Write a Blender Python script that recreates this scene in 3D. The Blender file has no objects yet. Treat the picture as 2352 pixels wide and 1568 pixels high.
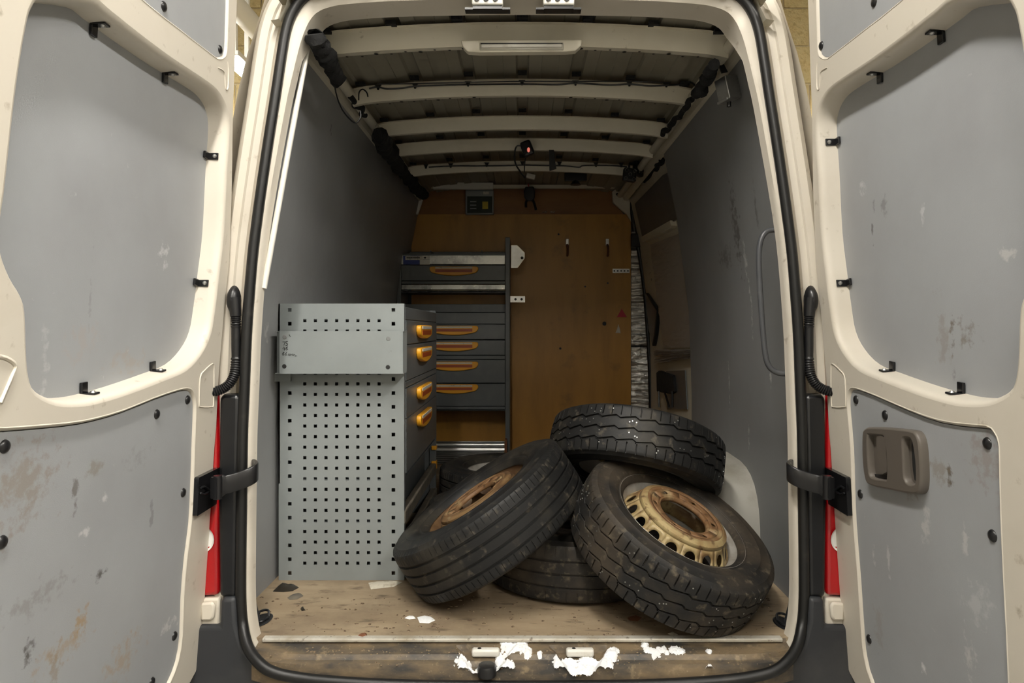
import bpy, bmesh, math, random
from mathutils import Vector, Matrix, noise, geometry

random.seed(7)
scene = bpy.context.scene
COL = scene.collection

# ---------------------------------------------------------------- camera, world, exposure
F, CX, CY, CZ, CAMY = 1568.0, 1200.0, 757.0, 0.907, -2.0      # focal length / principal point in photo pixels
cam_data = bpy.data.cameras.new('camera')
cam_data.sensor_width = 36.0
cam_data.lens = F / 2352.0 * 36.0
cam_data.shift_x = (1176.0 - CX) / 2352.0
cam_data.shift_y = (CY - 784.0) / 2352.0
cam_data.clip_start = 0.02
cam = bpy.data.objects.new('camera', cam_data)
COL.objects.link(cam)
cam.location = (0, CAMY, CZ)
cam.rotation_euler = (math.pi / 2, 0, 0)
scene.camera = cam

world = bpy.data.worlds.new('world')
scene.world = world
world.use_nodes = True
world.node_tree.nodes['Background'].inputs[0].default_value = (0.9, 0.87, 0.8, 1)
world.node_tree.nodes['Background'].inputs[1].default_value = 0.05

vs = scene.view_settings
vs.view_transform = 'Standard'
vs.look = 'None'
vs.gamma = 1.0
vs.use_curve_mapping = False
vs.exposure = 0.0
scene.cycles.use_denoising = True
scene.cycles.max_bounces = 8
scene.cycles.diffuse_bounces = 5
scene.cycles.caustics_reflective = False
scene.cycles.caustics_refractive = False
scene.cycles.sample_clamp_indirect = 4.0

LAMP_POWER = 124.0           # emission strength of the garage lamp diffusers
# x, y, length, height of each garage lamp, added ones included
LAMPS = [(-2.72, 4.6, .55, 3.45), (-3.4, 3.9, 1.5, 3.6), (3.2, 3.9, 1.5, 3.6), (-.35, -1.5, 1.5, 3.12), (1.75, -1.5, 1.5, 3.12), (-.35, -3.7, 1.5, 3.12), (1.75, -3.7, 1.5, 3.12)]  # flank lamps added to brighten the block wall; far rear pair added as fill

# ---------------------------------------------------------------- helpers
WORLD = {}

def at(px, py, y):
    t = y - CAMY
    return Vector(((px - CX) / F * t, y, CZ - (py - CY) / F * t))

def ray(px, py):
    return Vector(((px - CX) / F, 1.0, -(py - CY) / F))

def lerp_table(tab, v):
    if v <= tab[0][0]:
        return tab[0][1]
    for (a, b), (c, d) in zip(tab, tab[1:]):
        if v <= c:
            return b + (d - b) * (v - a) / (c - a)
    return tab[-1][1]

WX = [(-.2, .90), (0, .90), (.55, .90), (1.0, .885), (1.5, .82), (1.9, .74), (2.1, .70)]

def wx(z):
    return lerp_table(WX, z)

def onwall(px, py, off=0.0):
    sg = 1 if px > CX else -1
    t = 3.5
    for _ in range(12):
        z = CZ - (py - CY) / F * t
        t = (wx(z) - off) * F / abs(px - CX)
    return Vector((sg * (wx(z) - off), CAMY + t, CZ - (py - CY) / F * t))

def rear_y(z):
    return .045 * z

def onrear(px, py, dy=0.0):
    dz = -(py - CY) / F
    t = (-CAMY + .045 * CZ + dy) / (1 - .045 * dz)
    return Vector(((px - CX) / F * t, CAMY + t, CZ + dz * t))

def catmull(pts, k=6, closed=False):
    pts = [Vector(p) for p in pts]
    n = len(pts)
    out = []
    rng = range(n) if closed else range(n - 1)
    for i in rng:
        p1, p2 = pts[i], pts[(i + 1) % n]
        p0 = pts[i - 1] if (closed or i > 0) else p1 + (p1 - p2)
        p3 = pts[(i + 2) % n] if (closed or i + 2 < n) else p2 + (p2 - p1)
        for j in range(k):
            t = j / k
            out.append(.5 * ((2 * p1) + (p2 - p0) * t + (2 * p0 - 5 * p1 + 4 * p2 - p3) * t * t
                             + (3 * p1 - p0 - 3 * p2 + p3) * t ** 3))
    if not closed:
        out.append(pts[-1])
    return out

def area2(p):
    return .5 * sum(a[0] * b[1] - b[0] * a[1] for a, b in zip(p, p[1:] + p[:1]))

def offset_loop(p, dd, closed=True):
    """offset a 2D loop outwards by d (for open paths: to the left)"""
    s = (1 if area2(p) > 0 else -1) if closed else 1
    n = len(p)
    out = []
    for i in range(n):
        d = dd[i] if isinstance(dd, list) else dd
        a = p[i - 1] if (closed or i > 0) else p[i]
        b = p[(i + 1) % n] if (closed or i < n - 1) else p[i]
        q = p[i]
        d1 = Vector((q[0] - a[0], q[1] - a[1]))
        d2 = Vector((b[0] - q[0], b[1] - q[1]))
        if d1.length < 1e-9: d1 = d2
        if d2.length < 1e-9: d2 = d1
        d1.normalize(); d2.normalize()
        t = d1 + d2
        if t.length < 1e-6: t = d1
        t.normalize()
        nn = Vector((t.y, -t.x)) * s
        c = max(.5, nn.dot(Vector((d1.y, -d1.x)) * s))
        out.append(Vector((q[0] + nn.x * d / c, q[1] + nn.y * d / c)))
    return out

class MB:
    def __init__(self):
        self.v, self.f = [], []

    def add(self, vs_, fs):
        o = len(self.v)
        self.v += [Vector(p) for p in vs_]
        self.f += [tuple(i + o for i in fc) for fc in fs]
        return self

    def bx(self, x0, x1, y0, y1, z0, z1, M=None):
        c = [Vector((x, y, z)) for z in (z0, z1) for y in (y0, y1) for x in (x0, x1)]
        if M: c = [M @ p for p in c]
        return self.add(c, [(0, 2, 3, 1), (4, 5, 7, 6), (0, 1, 5, 4), (2, 6, 7, 3), (0, 4, 6, 2), (1, 3, 7, 5)])

    def box(self, c, s, M=None):
        h = Vector(s) / 2
        T = Matrix.Translation(Vector(c))
        return self.bx(-h.x, h.x, -h.y, h.y, -h.z, h.z, T @ (M or Matrix.Identity(4)))

    def tube(self, pts, r, n=8, closed=False, caps=True):
        pts = [Vector(p) for p in pts]
        m = len(pts)
        rs = r if isinstance(r, (list, tuple)) else [r] * m
        prev = None
        vs_ = []
        for i in range(m):
            a = pts[i - 1] if (closed or i > 0) else pts[i]
            b = pts[(i + 1) % m] if (closed or i < m - 1) else pts[i]
            t = (b - a)
            t = t.normalized() if t.length > 1e-9 else Vector((0, 0, 1))
            if prev is None:
                u = t.orthogonal().normalized()
            else:
                u = prev - t * prev.dot(t)
                u = u.normalized() if u.length > 1e-6 else t.orthogonal().normalized()
            prev = u
            w = t.cross(u)
            for k in range(n):
                an = 2 * math.pi * k / n
                vs_.append(pts[i] + (u * math.cos(an) + w * math.sin(an)) * rs[i])
        fs = []
        for i in range(m if closed else m - 1):
            j = (i + 1) % m
            for k in range(n):
                l = (k + 1) % n
                fs.append((i * n + k, i * n + l, j * n + l, j * n + k))
        if not closed and caps:
            fs.append(tuple(range(n - 1, -1, -1)))
            fs.append(tuple((m - 1) * n + k for k in range(n)))
        return self.add(vs_, fs)

    def lathe(self, prof, n=32, M=None, cap0=False, cap1=False):
        vs_ = []
        for (r, h) in prof:
            for k in range(n):
                an = 2 * math.pi * k / n
                p = Vector((r * math.cos(an), r * math.sin(an), h))
                vs_.append(M @ p if M else p)
        fs = []
        for i in range(len(prof) - 1):
            for k in range(n):
                l = (k + 1) % n
                fs.append((i * n + k, i * n + l, (i + 1) * n + l, (i + 1) * n + k))
        if cap0: fs.append(tuple(range(n - 1, -1, -1)))
        if cap1: fs.append(tuple((len(prof) - 1) * n + k for k in range(n)))
        return self.add(vs_, fs)

    def grid(self, rows, close_u=False, close_v=False):
        m, n = len(rows), len(rows[0])
        vs_ = [p for r in rows for p in r]
        fs = []
        for i in range(m if close_u else m - 1):
            for k in range(n if close_v else n - 1):
                j, l = (i + 1) % m, (k + 1) % n
                fs.append((i * n + k, i * n + l, j * n + l, j * n + k))
        return self.add(vs_, fs)

    def prism(self, poly, ext):
        poly = [Vector(p) for p in poly]
        ext = Vector(ext)
        n = len(poly)
        vs_ = poly + [p + ext for p in poly]
        fs = [tuple(range(n)), tuple(range(2 * n - 1, n - 1, -1))]
        fs += [(i, i + n, (i + 1) % n + n, (i + 1) % n) for i in range(n)]
        return self.add(vs_, fs)

    def build(self, name, mat, parent=None, smooth=35, bevel=0, loc=None, local=False, seg=2, mirror=False):
        vs_ = self.v
        if mirror:
            vs_ = [Vector((-p.x, p.y, p.z)) for p in vs_]
        if parent is None and loc is None and not local:
            xs = [p.x for p in vs_]; ys = [p.y for p in vs_]; zs = [p.z for p in vs_]
            loc = Vector(((min(xs) + max(xs)) / 2, (min(ys) + max(ys)) / 2, min(zs)))
        loc = Vector(loc) if loc is not None else Vector((0, 0, 0))
        me = bpy.data.meshes.new(name)
        me.from_pydata([tuple(p - loc) for p in vs_], [], self.f)
        bm = bmesh.new(); bm.from_mesh(me)
        bmesh.ops.recalc_face_normals(bm, faces=bm.faces)
        bm.to_mesh(me); bm.free()
        if smooth:
            for p in me.polygons: p.use_smooth = True
            me.set_sharp_from_angle(angle=math.radians(smooth))
        me.materials.append(mat)
        return link(name, me, parent, loc, bevel, local, seg)

def link(name, me, parent=None, loc=(0, 0, 0), bevel=0, local=False, seg=2):
    o = bpy.data.objects.new(name, me)
    COL.objects.link(o)
    o.location = loc
    if parent is not None:
        o.parent = parent
        if not local:
            o.matrix_parent_inverse = WORLD.get(parent.name, Matrix.Identity(4)).inverted()
    WORLD[o.name] = Matrix.Translation(Vector(loc))
    if bevel:
        m = o.modifiers.new('bevel', 'BEVEL')
        m.width = bevel; m.segments = seg; m.limit_method = 'ANGLE'
        m.angle_limit = math.radians(40)
        m.harden_normals = False
    return o

def tag(o, label, cat, group=None):
    o['label'] = label
    o['category'] = cat
    if group: o['group'] = group
    return o

def struct(o):
    o['kind'] = 'structure'
    return o

def thing(name, label, cat, loc=(0, 0, 0), group=None):
    o = bpy.data.objects.new(name, None)
    COL.objects.link(o)
    o.location = loc
    o.empty_display_size = .05
    WORLD[o.name] = Matrix.Translation(Vector(loc))
    return tag(o, label, cat, group)

# ---------------------------------------------------------------- materials
def mat(name, col, rough=.5, metal=0.0, layers=(), bump=(), spec=.5, stains=(), emit=0, coat=0.0, objspace=True, trans=0):
    m = bpy.data.materials.new(name)
    m.use_nodes = True
    nt = m.node_tree
    N, L = nt.nodes, nt.links
    b = N['Principled BSDF']
    b.inputs['Base Color'].default_value = (*col, 1)
    b.inputs['Roughness'].default_value = rough
    b.inputs['Metallic'].default_value = metal
    b.inputs['Specular IOR Level'].default_value = spec
    b.inputs['Coat Weight'].default_value = coat
    if emit:
        b.inputs['Emission Color'].default_value = (*col, 1)
        b.inputs['Emission Strength'].default_value = emit
    tc = N.new('ShaderNodeTexCoord')
    co = tc.outputs['Object']
    cur = None

    def vec(sc, tco=co):
        if isinstance(sc, (tuple, list)):
            mp = N.new('ShaderNodeMapping')
            mp.inputs['Scale'].default_value = sc
            L.new(tco, mp.inputs['Vector'])
            return mp.outputs['Vector'], 1.0
        return tco, sc

    def noise_node(sc, detail=4, rgh=.55):
        n = N.new('ShaderNodeTexNoise')
        v, s = vec(sc)
        L.new(v, n.inputs['Vector'])
        n.inputs['Scale'].default_value = s
        n.inputs['Detail'].default_value = detail
        n.inputs['Roughness'].default_value = rgh
        return n.outputs['Fac']

    def mixc(fac, c2):
        nonlocal cur
        mx = N.new('ShaderNodeMix'); mx.data_type = 'RGBA'
        L.new(fac, mx.inputs['Factor'])
        if cur is None: mx.inputs['A'].default_value = (*col, 1)
        else: L.new(cur, mx.inputs['A'])
        mx.inputs['B'].default_value = (*c2, 1)
        cur = mx.outputs['Result']

    def ramp(src, lo, hi, amt=1.0):
        r = N.new('ShaderNodeMapRange')
        L.new(src, r.inputs['Value'])
        r.inputs['From Min'].default_value = lo
        r.inputs['From Max'].default_value = hi
        r.inputs['To Max'].default_value = amt
        return r.outputs['Result']

    for ly in layers:                         # (scale, colour, lo, hi, amount[, detail])
        sc, c2, lo, hi, amt = ly[:5]
        mixc(ramp(noise_node(sc, ly[5] if len(ly) > 5 else 5, .6), lo, hi, amt), c2)
    if stains:
        nz = N.new('ShaderNodeTexNoise'); nz.inputs['Scale'].default_value = 42; nz.inputs['Detail'].default_value = 7; nz.inputs['Roughness'].default_value = .62
        L.new(co, nz.inputs['Vector'])
    for (c, rad, c2, amt) in stains:
        sub = N.new('ShaderNodeVectorMath'); sub.operation = 'SUBTRACT'
        L.new(co, sub.inputs[0]); sub.inputs[1].default_value = tuple(c)
        dv = N.new('ShaderNodeVectorMath'); dv.operation = 'DIVIDE'
        L.new(sub.outputs[0], dv.inputs[0]); dv.inputs[1].default_value = tuple(rad)
        ln = N.new('ShaderNodeVectorMath'); ln.operation = 'LENGTH'
        L.new(dv.outputs[0], ln.inputs[0])
        ma = N.new('ShaderNodeMath'); ma.operation = 'MULTIPLY_ADD'
        L.new(nz.outputs['Fac'], ma.inputs[0]); ma.inputs[1].default_value = 5.0
        L.new(ln.outputs['Value'], ma.inputs[2])
        mixc(ramp(ma.outputs[0], 3.32, 2.6, amt * .9), c2)
    if cur is not None:
        L.new(cur, b.inputs['Base Color'])
    last = None
    for bp in bump:                           # (kind, scale, strength, distance)
        kind, sc, st, dist = bp
        if kind == 'noise':
            h = noise_node(sc, 6)
        elif kind == 'voronoi':
            n = N.new('ShaderNodeTexVoronoi'); v, s = vec(sc)
            L.new(v, n.inputs['Vector']); n.inputs['Scale'].default_value = s
            h = n.outputs['Distance']
        else:
            n = N.new('ShaderNodeTexWave'); v, s = vec(sc)
            n.bands_direction = kind
            L.new(v, n.inputs['Vector']); n.inputs['Scale'].default_value = s
            n.inputs['Distortion'].default_value = 1.5
            n.inputs['Detail'].default_value = 2
            h = n.outputs['Fac']
        bn = N.new('ShaderNodeBump')
        bn.inputs['Strength'].default_value = st
        bn.inputs['Distance'].default_value = dist
        L.new(h, bn.inputs['Height'])
        if last: L.new(last, bn.inputs['Normal'])
        last = bn.outputs['Normal']
    if last: L.new(last, b.inputs['Normal'])
    return m

DIRT = (.10, .075, .045)
PAINT = (.62, .575, .495)
M = {}
M['paint'] = mat('cream_paint', PAINT, .42, layers=[(3.0, (.50, .45, .36), .52, .78, .5), (22, (.25, .20, .13), .64, .76, .6)], bump=[('noise', 60, .03, .002)], spec=.4)
M['paint_in'] = mat('interior_cream_paint', (.64, .60, .49), .45, layers=[(2.5, (.48, .43, .33), .5, .75, .6), (30, (.12, .09, .06), .68, .76, .6)])
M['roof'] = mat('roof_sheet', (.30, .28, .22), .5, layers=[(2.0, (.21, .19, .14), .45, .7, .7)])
M['seal'] = mat('black_rubber_seal', (.007, .007, .007), .42, layers=[(14, (.04, .036, .03), .6, .8, .7)])
M['black'] = mat('black_plastic', (.010, .010, .011), .32, bump=[('noise', 200, .1, .001)])
M['blackgloss'] = mat('black_gloss_plastic', (.008, .008, .009), .18)
M['trim'] = mat('dark_trim_plastic', (.009, .0095, .011), .30, layers=[(8, (.03, .03, .03), .55, .8, .5)])
M['bumper'] = mat('grey_bumper_plastic', (.026, .028, .032), .5, layers=[(6, (.06, .06, .06), .5, .8, .6)], bump=[('noise', 260, .15, .001)])
M['steel'] = mat('zinc_steel', (.55, .55, .54), .35, 1.0, layers=[(18, (.28, .27, .25), .5, .75, .6)])
M['alu'] = mat('aluminium', (.62, .62, .60), .38, 1.0, layers=[(6, (.35, .34, .31), .5, .75, .7)])
M['stripmetal'] = mat('worn_white_strip', (.66, .63, .56), .4, .3, layers=[(7, (.38, .32, .23), .42, .66, .8), (60, (.15, .11, .07), .58, .7, .8)])
M['greysheet'] = mat('grey_powder_coat', (.27, .295, .295), .42, layers=[(3.5, (.215, .235, .237), .4, .7, .7), (40, (.16, .165, .165), .68, .76, .6)])
M['darksheet'] = mat('dark_grey_sheet', (.095, .105, .11), .38, layers=[(7, (.14, .145, .145), .5, .75, .7)])
M['orange'] = mat('orange_plastic', (.78, .36, .018), .38)
M['orange_shade'] = mat('shaded_orange_plastic', (.33, .055, .01), .45)
M['label_strip'] = mat('pale_label_strip', (.62, .58, .50), .4, layers=[(60, (.25, .22, .18), .58, .66, .8)])
M['red'] = mat('red_lens', (.40, .006, .009), .15, coat=.5, bump=[('Y', (1, 1, 55), .25, .003)])
M['white_lens'] = mat('white_lens', (.8, .8, .78), .2)
M['foil'] = mat('crinkled_foil', (.72, .70, .66), .28, 1.0, bump=[('noise', (9, 9, 34), .9, .02), ('noise', 45, .5, .008)])
M['white'] = mat('white_plastic', (.72, .70, .64), .4, layers=[(25, (.45, .41, .33), .6, .75, .5)])
M['snow'] = mat('snow', (.86, .87, .88), .75, bump=[('noise', 90, .6, .004)], layers=[(60, (.45, .38, .30), .62, .74, .7)])
M['rubber'] = mat('tyre_rubber', (.011, .011, .011), .55, spec=.35, layers=[(5, (.055, .048, .036), .5, .72, .8), (30, (.10, .085, .065), .58, .72, .7)], bump=[('noise', 120, .25, .002)])
M['rubber_mud'] = mat('muddy_tyre_rubber', (.014, .0135, .013), .6, spec=.35, layers=[(5, (.075, .058, .040), .42, .70, .85), (32, (.14, .115, .08), .56, .72, .7)], bump=[('noise', 120, .3, .002)])
M['stud'] = mat('steel_stud', (.5, .5, .48), .4, 1.0)
M['rim_cream'] = mat('cream_steel_wheel', (.40, .31, .155), .40, layers=[(9, (.20, .105, .04), .46, .64, .85), (40, (.09, .042, .018), .55, .68, .85)], bump=[('noise', 80, .25, .002)], spec=.5)
M['rim_rust'] = mat('rusty_steel_wheel', (.22, .13, .055), .55, layers=[(8, (.08, .04, .018), .42, .6, .9), (35, (.42, .34, .21), .60, .70, .6)], bump=[('noise', 80, .3, .002)])
M['rim_grey'] = mat('grey_steel_wheel', (.42, .40, .37), .42, .3, layers=[(9, (.17, .13, .09), .5, .7, .8)])
M['hub_rust'] = mat('rusty_hub_face', (.20, .105, .045), .6, layers=[(14, (.42, .32, .17), .52, .66, .7), (40, (.06, .03, .015), .58, .7, .8)], bump=[('noise', 90, .3, .002)])
M['well'] = mat('silver_rim_well', (.50, .48, .44), .4, .35, layers=[(9, (.22, .18, .13), .5, .7, .7)])
M['plastic_arch'] = mat('cream_arch_plastic', (.42, .405, .36), .5, layers=[(5, (.27, .25, .20), .48, .7, .8), (25, (.15, .12, .09), .66, .75, .6)])
M['foam'] = mat('black_foam', (.006, .006, .006), .9, bump=[('noise', 45, .8, .01)])
M['handle_grey'] = mat('taupe_plastic', (.115, .10, .085), .42)
M['tube_grey'] = mat('dark_grey_coated_tube', (.06, .063, .07), .35, layers=[(12, (.12, .12, .12), .55, .75, .6)])
M['ink'] = mat('black_ink', (.015, .015, .015), .6)
M['blue'] = mat('blue_print', (.02, .04, .22), .4)
M['redprint'] = mat('red_print', (.45, .01, .03), .5)
M['paper'] = mat('dirty_paper', (.66, .61, .50), .7, layers=[(45, (.35, .29, .2), .5, .7, .7)])
M['leaf'] = mat('wet_dark_leaf', (.022, .017, .011), .35)
M['rust'] = mat('rust', (.16, .06, .025), .8, bump=[('noise', 90, .6, .004)])
M['dial'] = mat('dark_green_display', (.018, .028, .022), .25)
M['yellow'] = mat('yellow_key', (.55, .42, .02), .4)
M['conc'] = mat('garage_concrete', (.27, .26, .24), .8, layers=[(1.2, (.20, .19, .18), .4, .7, .8), (9, (.33, .32, .30), .55, .75, .5)], bump=[('noise', 25, .3, .006)])
M['block'] = mat('yellow_rough_block', (.60, .47, .24), .9, layers=[(7, (.62, .52, .28), .4, .65, .8), (24, (.36, .26, .11), .52, .7, .6)], bump=[('noise', 22, .9, .03)])
M['mortar'] = mat('pale_mortar', (.55, .48, .33), .9, bump=[('noise', 60, .4, .005)])
M['garage_white'] = mat('garage_paint', (.50, .48, .43), .8, layers=[(1.0, (.44, .42, .36), .4, .7, .8)])
M['lamp_body'] = mat('lamp_housing', (.75, .74, .70), .4)
M['lamp'] = mat('lamp_diffuser', (1.0, .955, .875), .4, emit=LAMP_POWER)
M['led_red'] = mat('red_indicator', (1.0, .25, .18), .4, emit=.6)
M['dark_glass'] = mat('dark_glass', (.01, .01, .012), .08)
M['reflector'] = mat('lamp_reflector', (.75, .75, .75), .15, 1.0)
HEX = [('voronoi', 420, .12, .0006)]
TAN = (.36, .27, .17)
GREY = (.355, .37, .385)

def door_panel_mat(name, stains):
    return mat(name, GREY, .46, layers=[(2.2, (.30, .307, .318), .4, .7, .8), (34, (.45, .46, .47), .70, .76, .7)], bump=HEX, stains=stains)

M['wood'] = mat('varnished_plywood', (.46, .225, .036), .42, layers=[((7, 7, 1.2), (.34, .16, .026), .42, .68, .9), (5, (.17, .085, .025), .58, .78, .7), (55, (.05, .03, .015), .70, .75, .8)])
M['wood_dark'] = mat('dark_varnished_plywood', (.27, .12, .03), .45, layers=[((2, 2, 9), (.20, .085, .022), .42, .68, .9)])
M['floor'] = mat('worn_plywood_floor', (.30, .225, .145), .62,
                 layers=[((2.2, 9, 9), (.40, .315, .21), .42, .65, .8), (3.2, (.16, .115, .075), .48, .72, .85), ((9, 26, 26), (.065, .042, .025), .56, .70, .8), (90, (.42, .33, .21), .64, .74, .5)],
                 bump=[('noise', 40, .25, .004)])
M['sill'] = mat('dirty_black_sill', (.05, .046, .042), .5, layers=[((5, 12, 12), (.21, .152, .088), .40, .60, .9), (30, (.30, .23, .14), .58, .72, .75), (120, (.40, .33, .22), .64, .74, .5)], bump=[('noise', 60, .3, .003)])

# ---------------------------------------------------------------- garage (setting)
GX, GY0, GY1, GZ0, GZ1 = 4.4, -5.2, 5.6, -.62, 4.9
struct(MB().bx(-GX, GX, GY0, GY1, GZ0 - .1, GZ0).build('floor', M['conc'], None, 0, local=True))
struct(MB().bx(-GX, GX, GY0, GY1, GZ1, GZ1 + .1).build('ceiling', M['garage_white'], None, 0, local=True))
struct(MB().bx(-GX - .1, -GX, GY0, GY1, GZ0, GZ1).build('wall_left', M['garage_white'], None, 0, local=True))
struct(MB().bx(GX, GX + .1, GY0, GY1, GZ0, GZ1).build('wall_right', M['garage_white'], None, 0, local=True))
struct(MB().bx(-GX, GX, GY0 - .1, GY0, GZ0, GZ1).build('wall_back', M['garage_white'], None, 0, local=True))
wall_f = struct(MB().bx(-GX, GX, GY1, GY1 + .1, GZ0, GZ1).build('wall_front', M['mortar'], None, 0, local=True))
BW, BH = .58, .42
blk = None
for r in range(13):
    z0 = GZ1 - (r + 1) * BH
    for c in range(-8, 8):
        x0 = c * BW + (BW / 2 if r % 2 else 0)
        if x0 < -GX or x0 + BW > GX or z0 < GZ0: continue
        if blk is None:
            b = MB().bx(.007, BW - .007, -.016, .016, .007, BH - .007).build('block', M['block'], wall_f, 0, bevel=.010, loc=(0, 0, 0)); blk = b
        else:
            b = bpy.data.objects.new('block', blk.data); COL.objects.link(b); b.parent = wall_f
            bm_ = b.modifiers.new('bevel', 'BEVEL'); bm_.width = .010; bm_.segments = 2
        b.location = (x0, GY1 - random.uniform(.002, .008), z0)
# white duct running to the block wall
dct = MB().tube([Vector((-2.62, 1.0, 3.86)), Vector((-2.62, GY1 - .03, 3.86))], .10, 24)
tag(dct.build('air_duct', M['lamp_body'], None, 40), 'round white duct running up to the yellow block wall', 'duct')

for i, (lx, ly, ll, LAMP_Z) in enumerate(LAMPS):
    lab = ['short white lamp hung near the yellow block wall, under the round duct',
           'added wall-brightening lamp beside the front of the van, beyond its left flank',
           'added wall-brightening lamp beside the front of the van, beyond its right flank',
           'white ceiling lamp just behind the van, near its centre line',
           'white ceiling lamp just behind the van, outside its right door',
           'added fill lamp far behind the van, near its centre line',
           'added fill lamp far behind the van, out to its right'][i]
    t = thing('ceiling_lamp', lab, 'lamp', (lx, ly, LAMP_Z), 'garage ceiling lamps')
    h = ll / 2
    MB().bx(lx - .09, lx + .09, ly - h, ly + h, LAMP_Z, LAMP_Z + .05).build('housing', M['lamp_body'], t, bevel=.008)
    MB().bx(lx - .02, lx + .02, ly - h * .6, ly - h * .6 + .04, LAMP_Z + .05, GZ1).build('hanger', M['lamp_body'], t, 0)
    MB().bx(lx - .02, lx + .02, ly + h * .6 - .04, ly + h * .6, LAMP_Z + .05, GZ1).build('hanger', M['lamp_body'], t, 0)
    MB().bx(lx - .07, lx + .07, ly - h + .02, ly + h - .02, LAMP_Z - .035, LAMP_Z).build('diffuser', M['lamp'], t, 0)

# ---------------------------------------------------------------- van
van = thing('van', 'white panel van with both rear doors swung open and worn grey lined cargo bay', 'van', (0, 1.5, GZ0))
YB = 3.06        # bulkhead
# cargo floor
MB().bx(-.90, .90, .012, YB, -.02, 0).build('cargo_floor', M['floor'], van, 0)
# side lining panels
def lining(sg, y0, y1, name, m, ztop=1.86, zb=0.0):
    zs = [zb, .3, .55, .8, 1.0, 1.15, 1.3, 1.5, 1.7, ztop]
    mb = MB()
    mb.grid([[Vector((sg * (wx(z) + o), y, z)) for z in zs] for (y, o) in ((y0, .012), (y0, 0), (y1, 0), (y1, .012))])
    mb.f.append((0, 1, 2, 3)) if False else None
    return mb.build(name, m, van, 25)
SCUFF = (.56, .56, .55)
DARKM = (.05, .042, .035)
def ws(px, py, rx, rz, c, amt):
    p = onwall(px, py)
    return (p, (.05, rx, rz), c, amt)
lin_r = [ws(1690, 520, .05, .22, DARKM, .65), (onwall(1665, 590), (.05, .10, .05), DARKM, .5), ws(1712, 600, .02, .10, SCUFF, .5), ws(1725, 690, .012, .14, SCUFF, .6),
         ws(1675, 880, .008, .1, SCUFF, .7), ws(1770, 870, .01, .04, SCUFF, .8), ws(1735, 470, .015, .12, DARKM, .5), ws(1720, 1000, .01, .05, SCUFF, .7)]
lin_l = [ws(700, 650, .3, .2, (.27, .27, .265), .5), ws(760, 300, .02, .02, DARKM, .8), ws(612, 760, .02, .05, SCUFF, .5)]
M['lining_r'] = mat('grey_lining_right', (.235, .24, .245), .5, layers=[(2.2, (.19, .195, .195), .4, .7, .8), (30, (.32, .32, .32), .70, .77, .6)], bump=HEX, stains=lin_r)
M['lining_l'] = mat('grey_lining_left_lit', (.30, .31, .315), .45, layers=[(2.2, (.25, .255, .26), .4, .7, .8), (30, (.33, .33, .33), .70, .77, .6)], bump=HEX, stains=lin_l)  # lighter grey than the right lining, painting in direct light from the right
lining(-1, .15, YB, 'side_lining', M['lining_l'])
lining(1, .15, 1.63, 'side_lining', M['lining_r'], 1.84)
# outer body side and roof shell behind the lining
for sg in (-1, 1):
    zs = [-.42, -.2, .2, .6, .9, 1.1, 1.4, 1.65, 1.76, 1.85, 1.95, 2.02]
    xo = [.99, 1.0, 1.0, .995, .985, .97, .925, .878, .85, .82, .79, .76]
    rows = [[Vector((sg * x, y, z)) for x, z in zip(xo, zs)] for y in (.11, YB + 1.6)]
    mb = MB().grid(rows)
    mb.build('body_side', M['paint'], van, 30)
mb = MB().grid([[Vector((x, y, 2.02 + .06 * (1 - (x / .76) ** 2))) for x in [-.76 + .095 * k for k in range(17)]] for y in (.16, YB + 1.6)])
mb.build('roof_panel', M['paint'], van, 30)
MB().bx(-.99, .99, YB + 1.58, YB + 1.6, -.42, 2.05).build('front_panel', M['paint'], van, 0)

# ceiling skin with pressed ribs
RIBS = [-.66, -.44, -.22, 0, .22, .44, .66]
def ceil_z(x):
    return 1.965 - .055 * (x / .72) ** 2
xs = [(-.74, 0)]
for rx in RIBS:
    xs += [(rx - .027, 0), (rx - .020, .014), (rx + .020, .014), (rx + .027, 0)]
    xs += [(rx + .075, 0), (rx + .078, .004), (rx + .142, .004), (rx + .145, 0)] if rx < .6 else []
xs.append((.74, 0))
rows = [[Vector((x, y, ceil_z(x) + dz)) for x, dz in xs] for y in (.02, YB)]
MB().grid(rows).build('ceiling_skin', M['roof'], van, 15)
# roof rails
for sg in (-1, 1):
    zr = 1.90
    mb = MB()
    prof = [(sg * .76, 1.84), (sg * .735, 1.845), (sg * .715, 1.885), (sg * .70, 1.935), (sg * .73, 1.95)]
    mb.grid([[Vector((x, y, z)) for x, z in prof] for y in (.06, 2.95)])
    mb.build('roof_rail', M['paint_in'], van, 20)
    tb = MB().tube([Vector((sg * .700, .14, 1.862)), Vector((sg * .70, 2.9, 1.872))], .020, 12)
    tb.build('rail_tube', M['paint_in'], van)
# roof bows
def beam(y, w, h, bot, lip=True):
    mb = MB()
    sec = [(-w / 2 - .018, .052), (-w / 2, .052), (-w / 2 + .006, .012), (-w / 2 + .012, 0), (w / 2 - .012, 0), (w / 2, .006), (w / 2, .052), (w / 2 + .018, .052)]
    k = h / .052
    rows = []
    for i in range(41):
        x = -.70 + 1.40 * i / 40
        e = max(0, (abs(x) - .60) / .10)
        z0 = bot - .036 * (x / .72) ** 2 - .008 * e * e
        rows.append([Vector((x, y + a, z0 + b * k)) for a, b in sec])
    mb.grid(rows)
    return mb.build('roof_bow', M['paint_in'], van, 25)
BEAMS = [(.335, .05, .068, 1.872), (.825, .045, .058, 1.872), (1.30, .045, .058, 1.872), (1.68, .045, .058, 1.872), (2.16, .045, .056, 1.872)]
for b in BEAMS: beam(*b)
padm = MB().bx(-.018, .018, -.012, .012, -.006, .006)
pad0 = None
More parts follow.
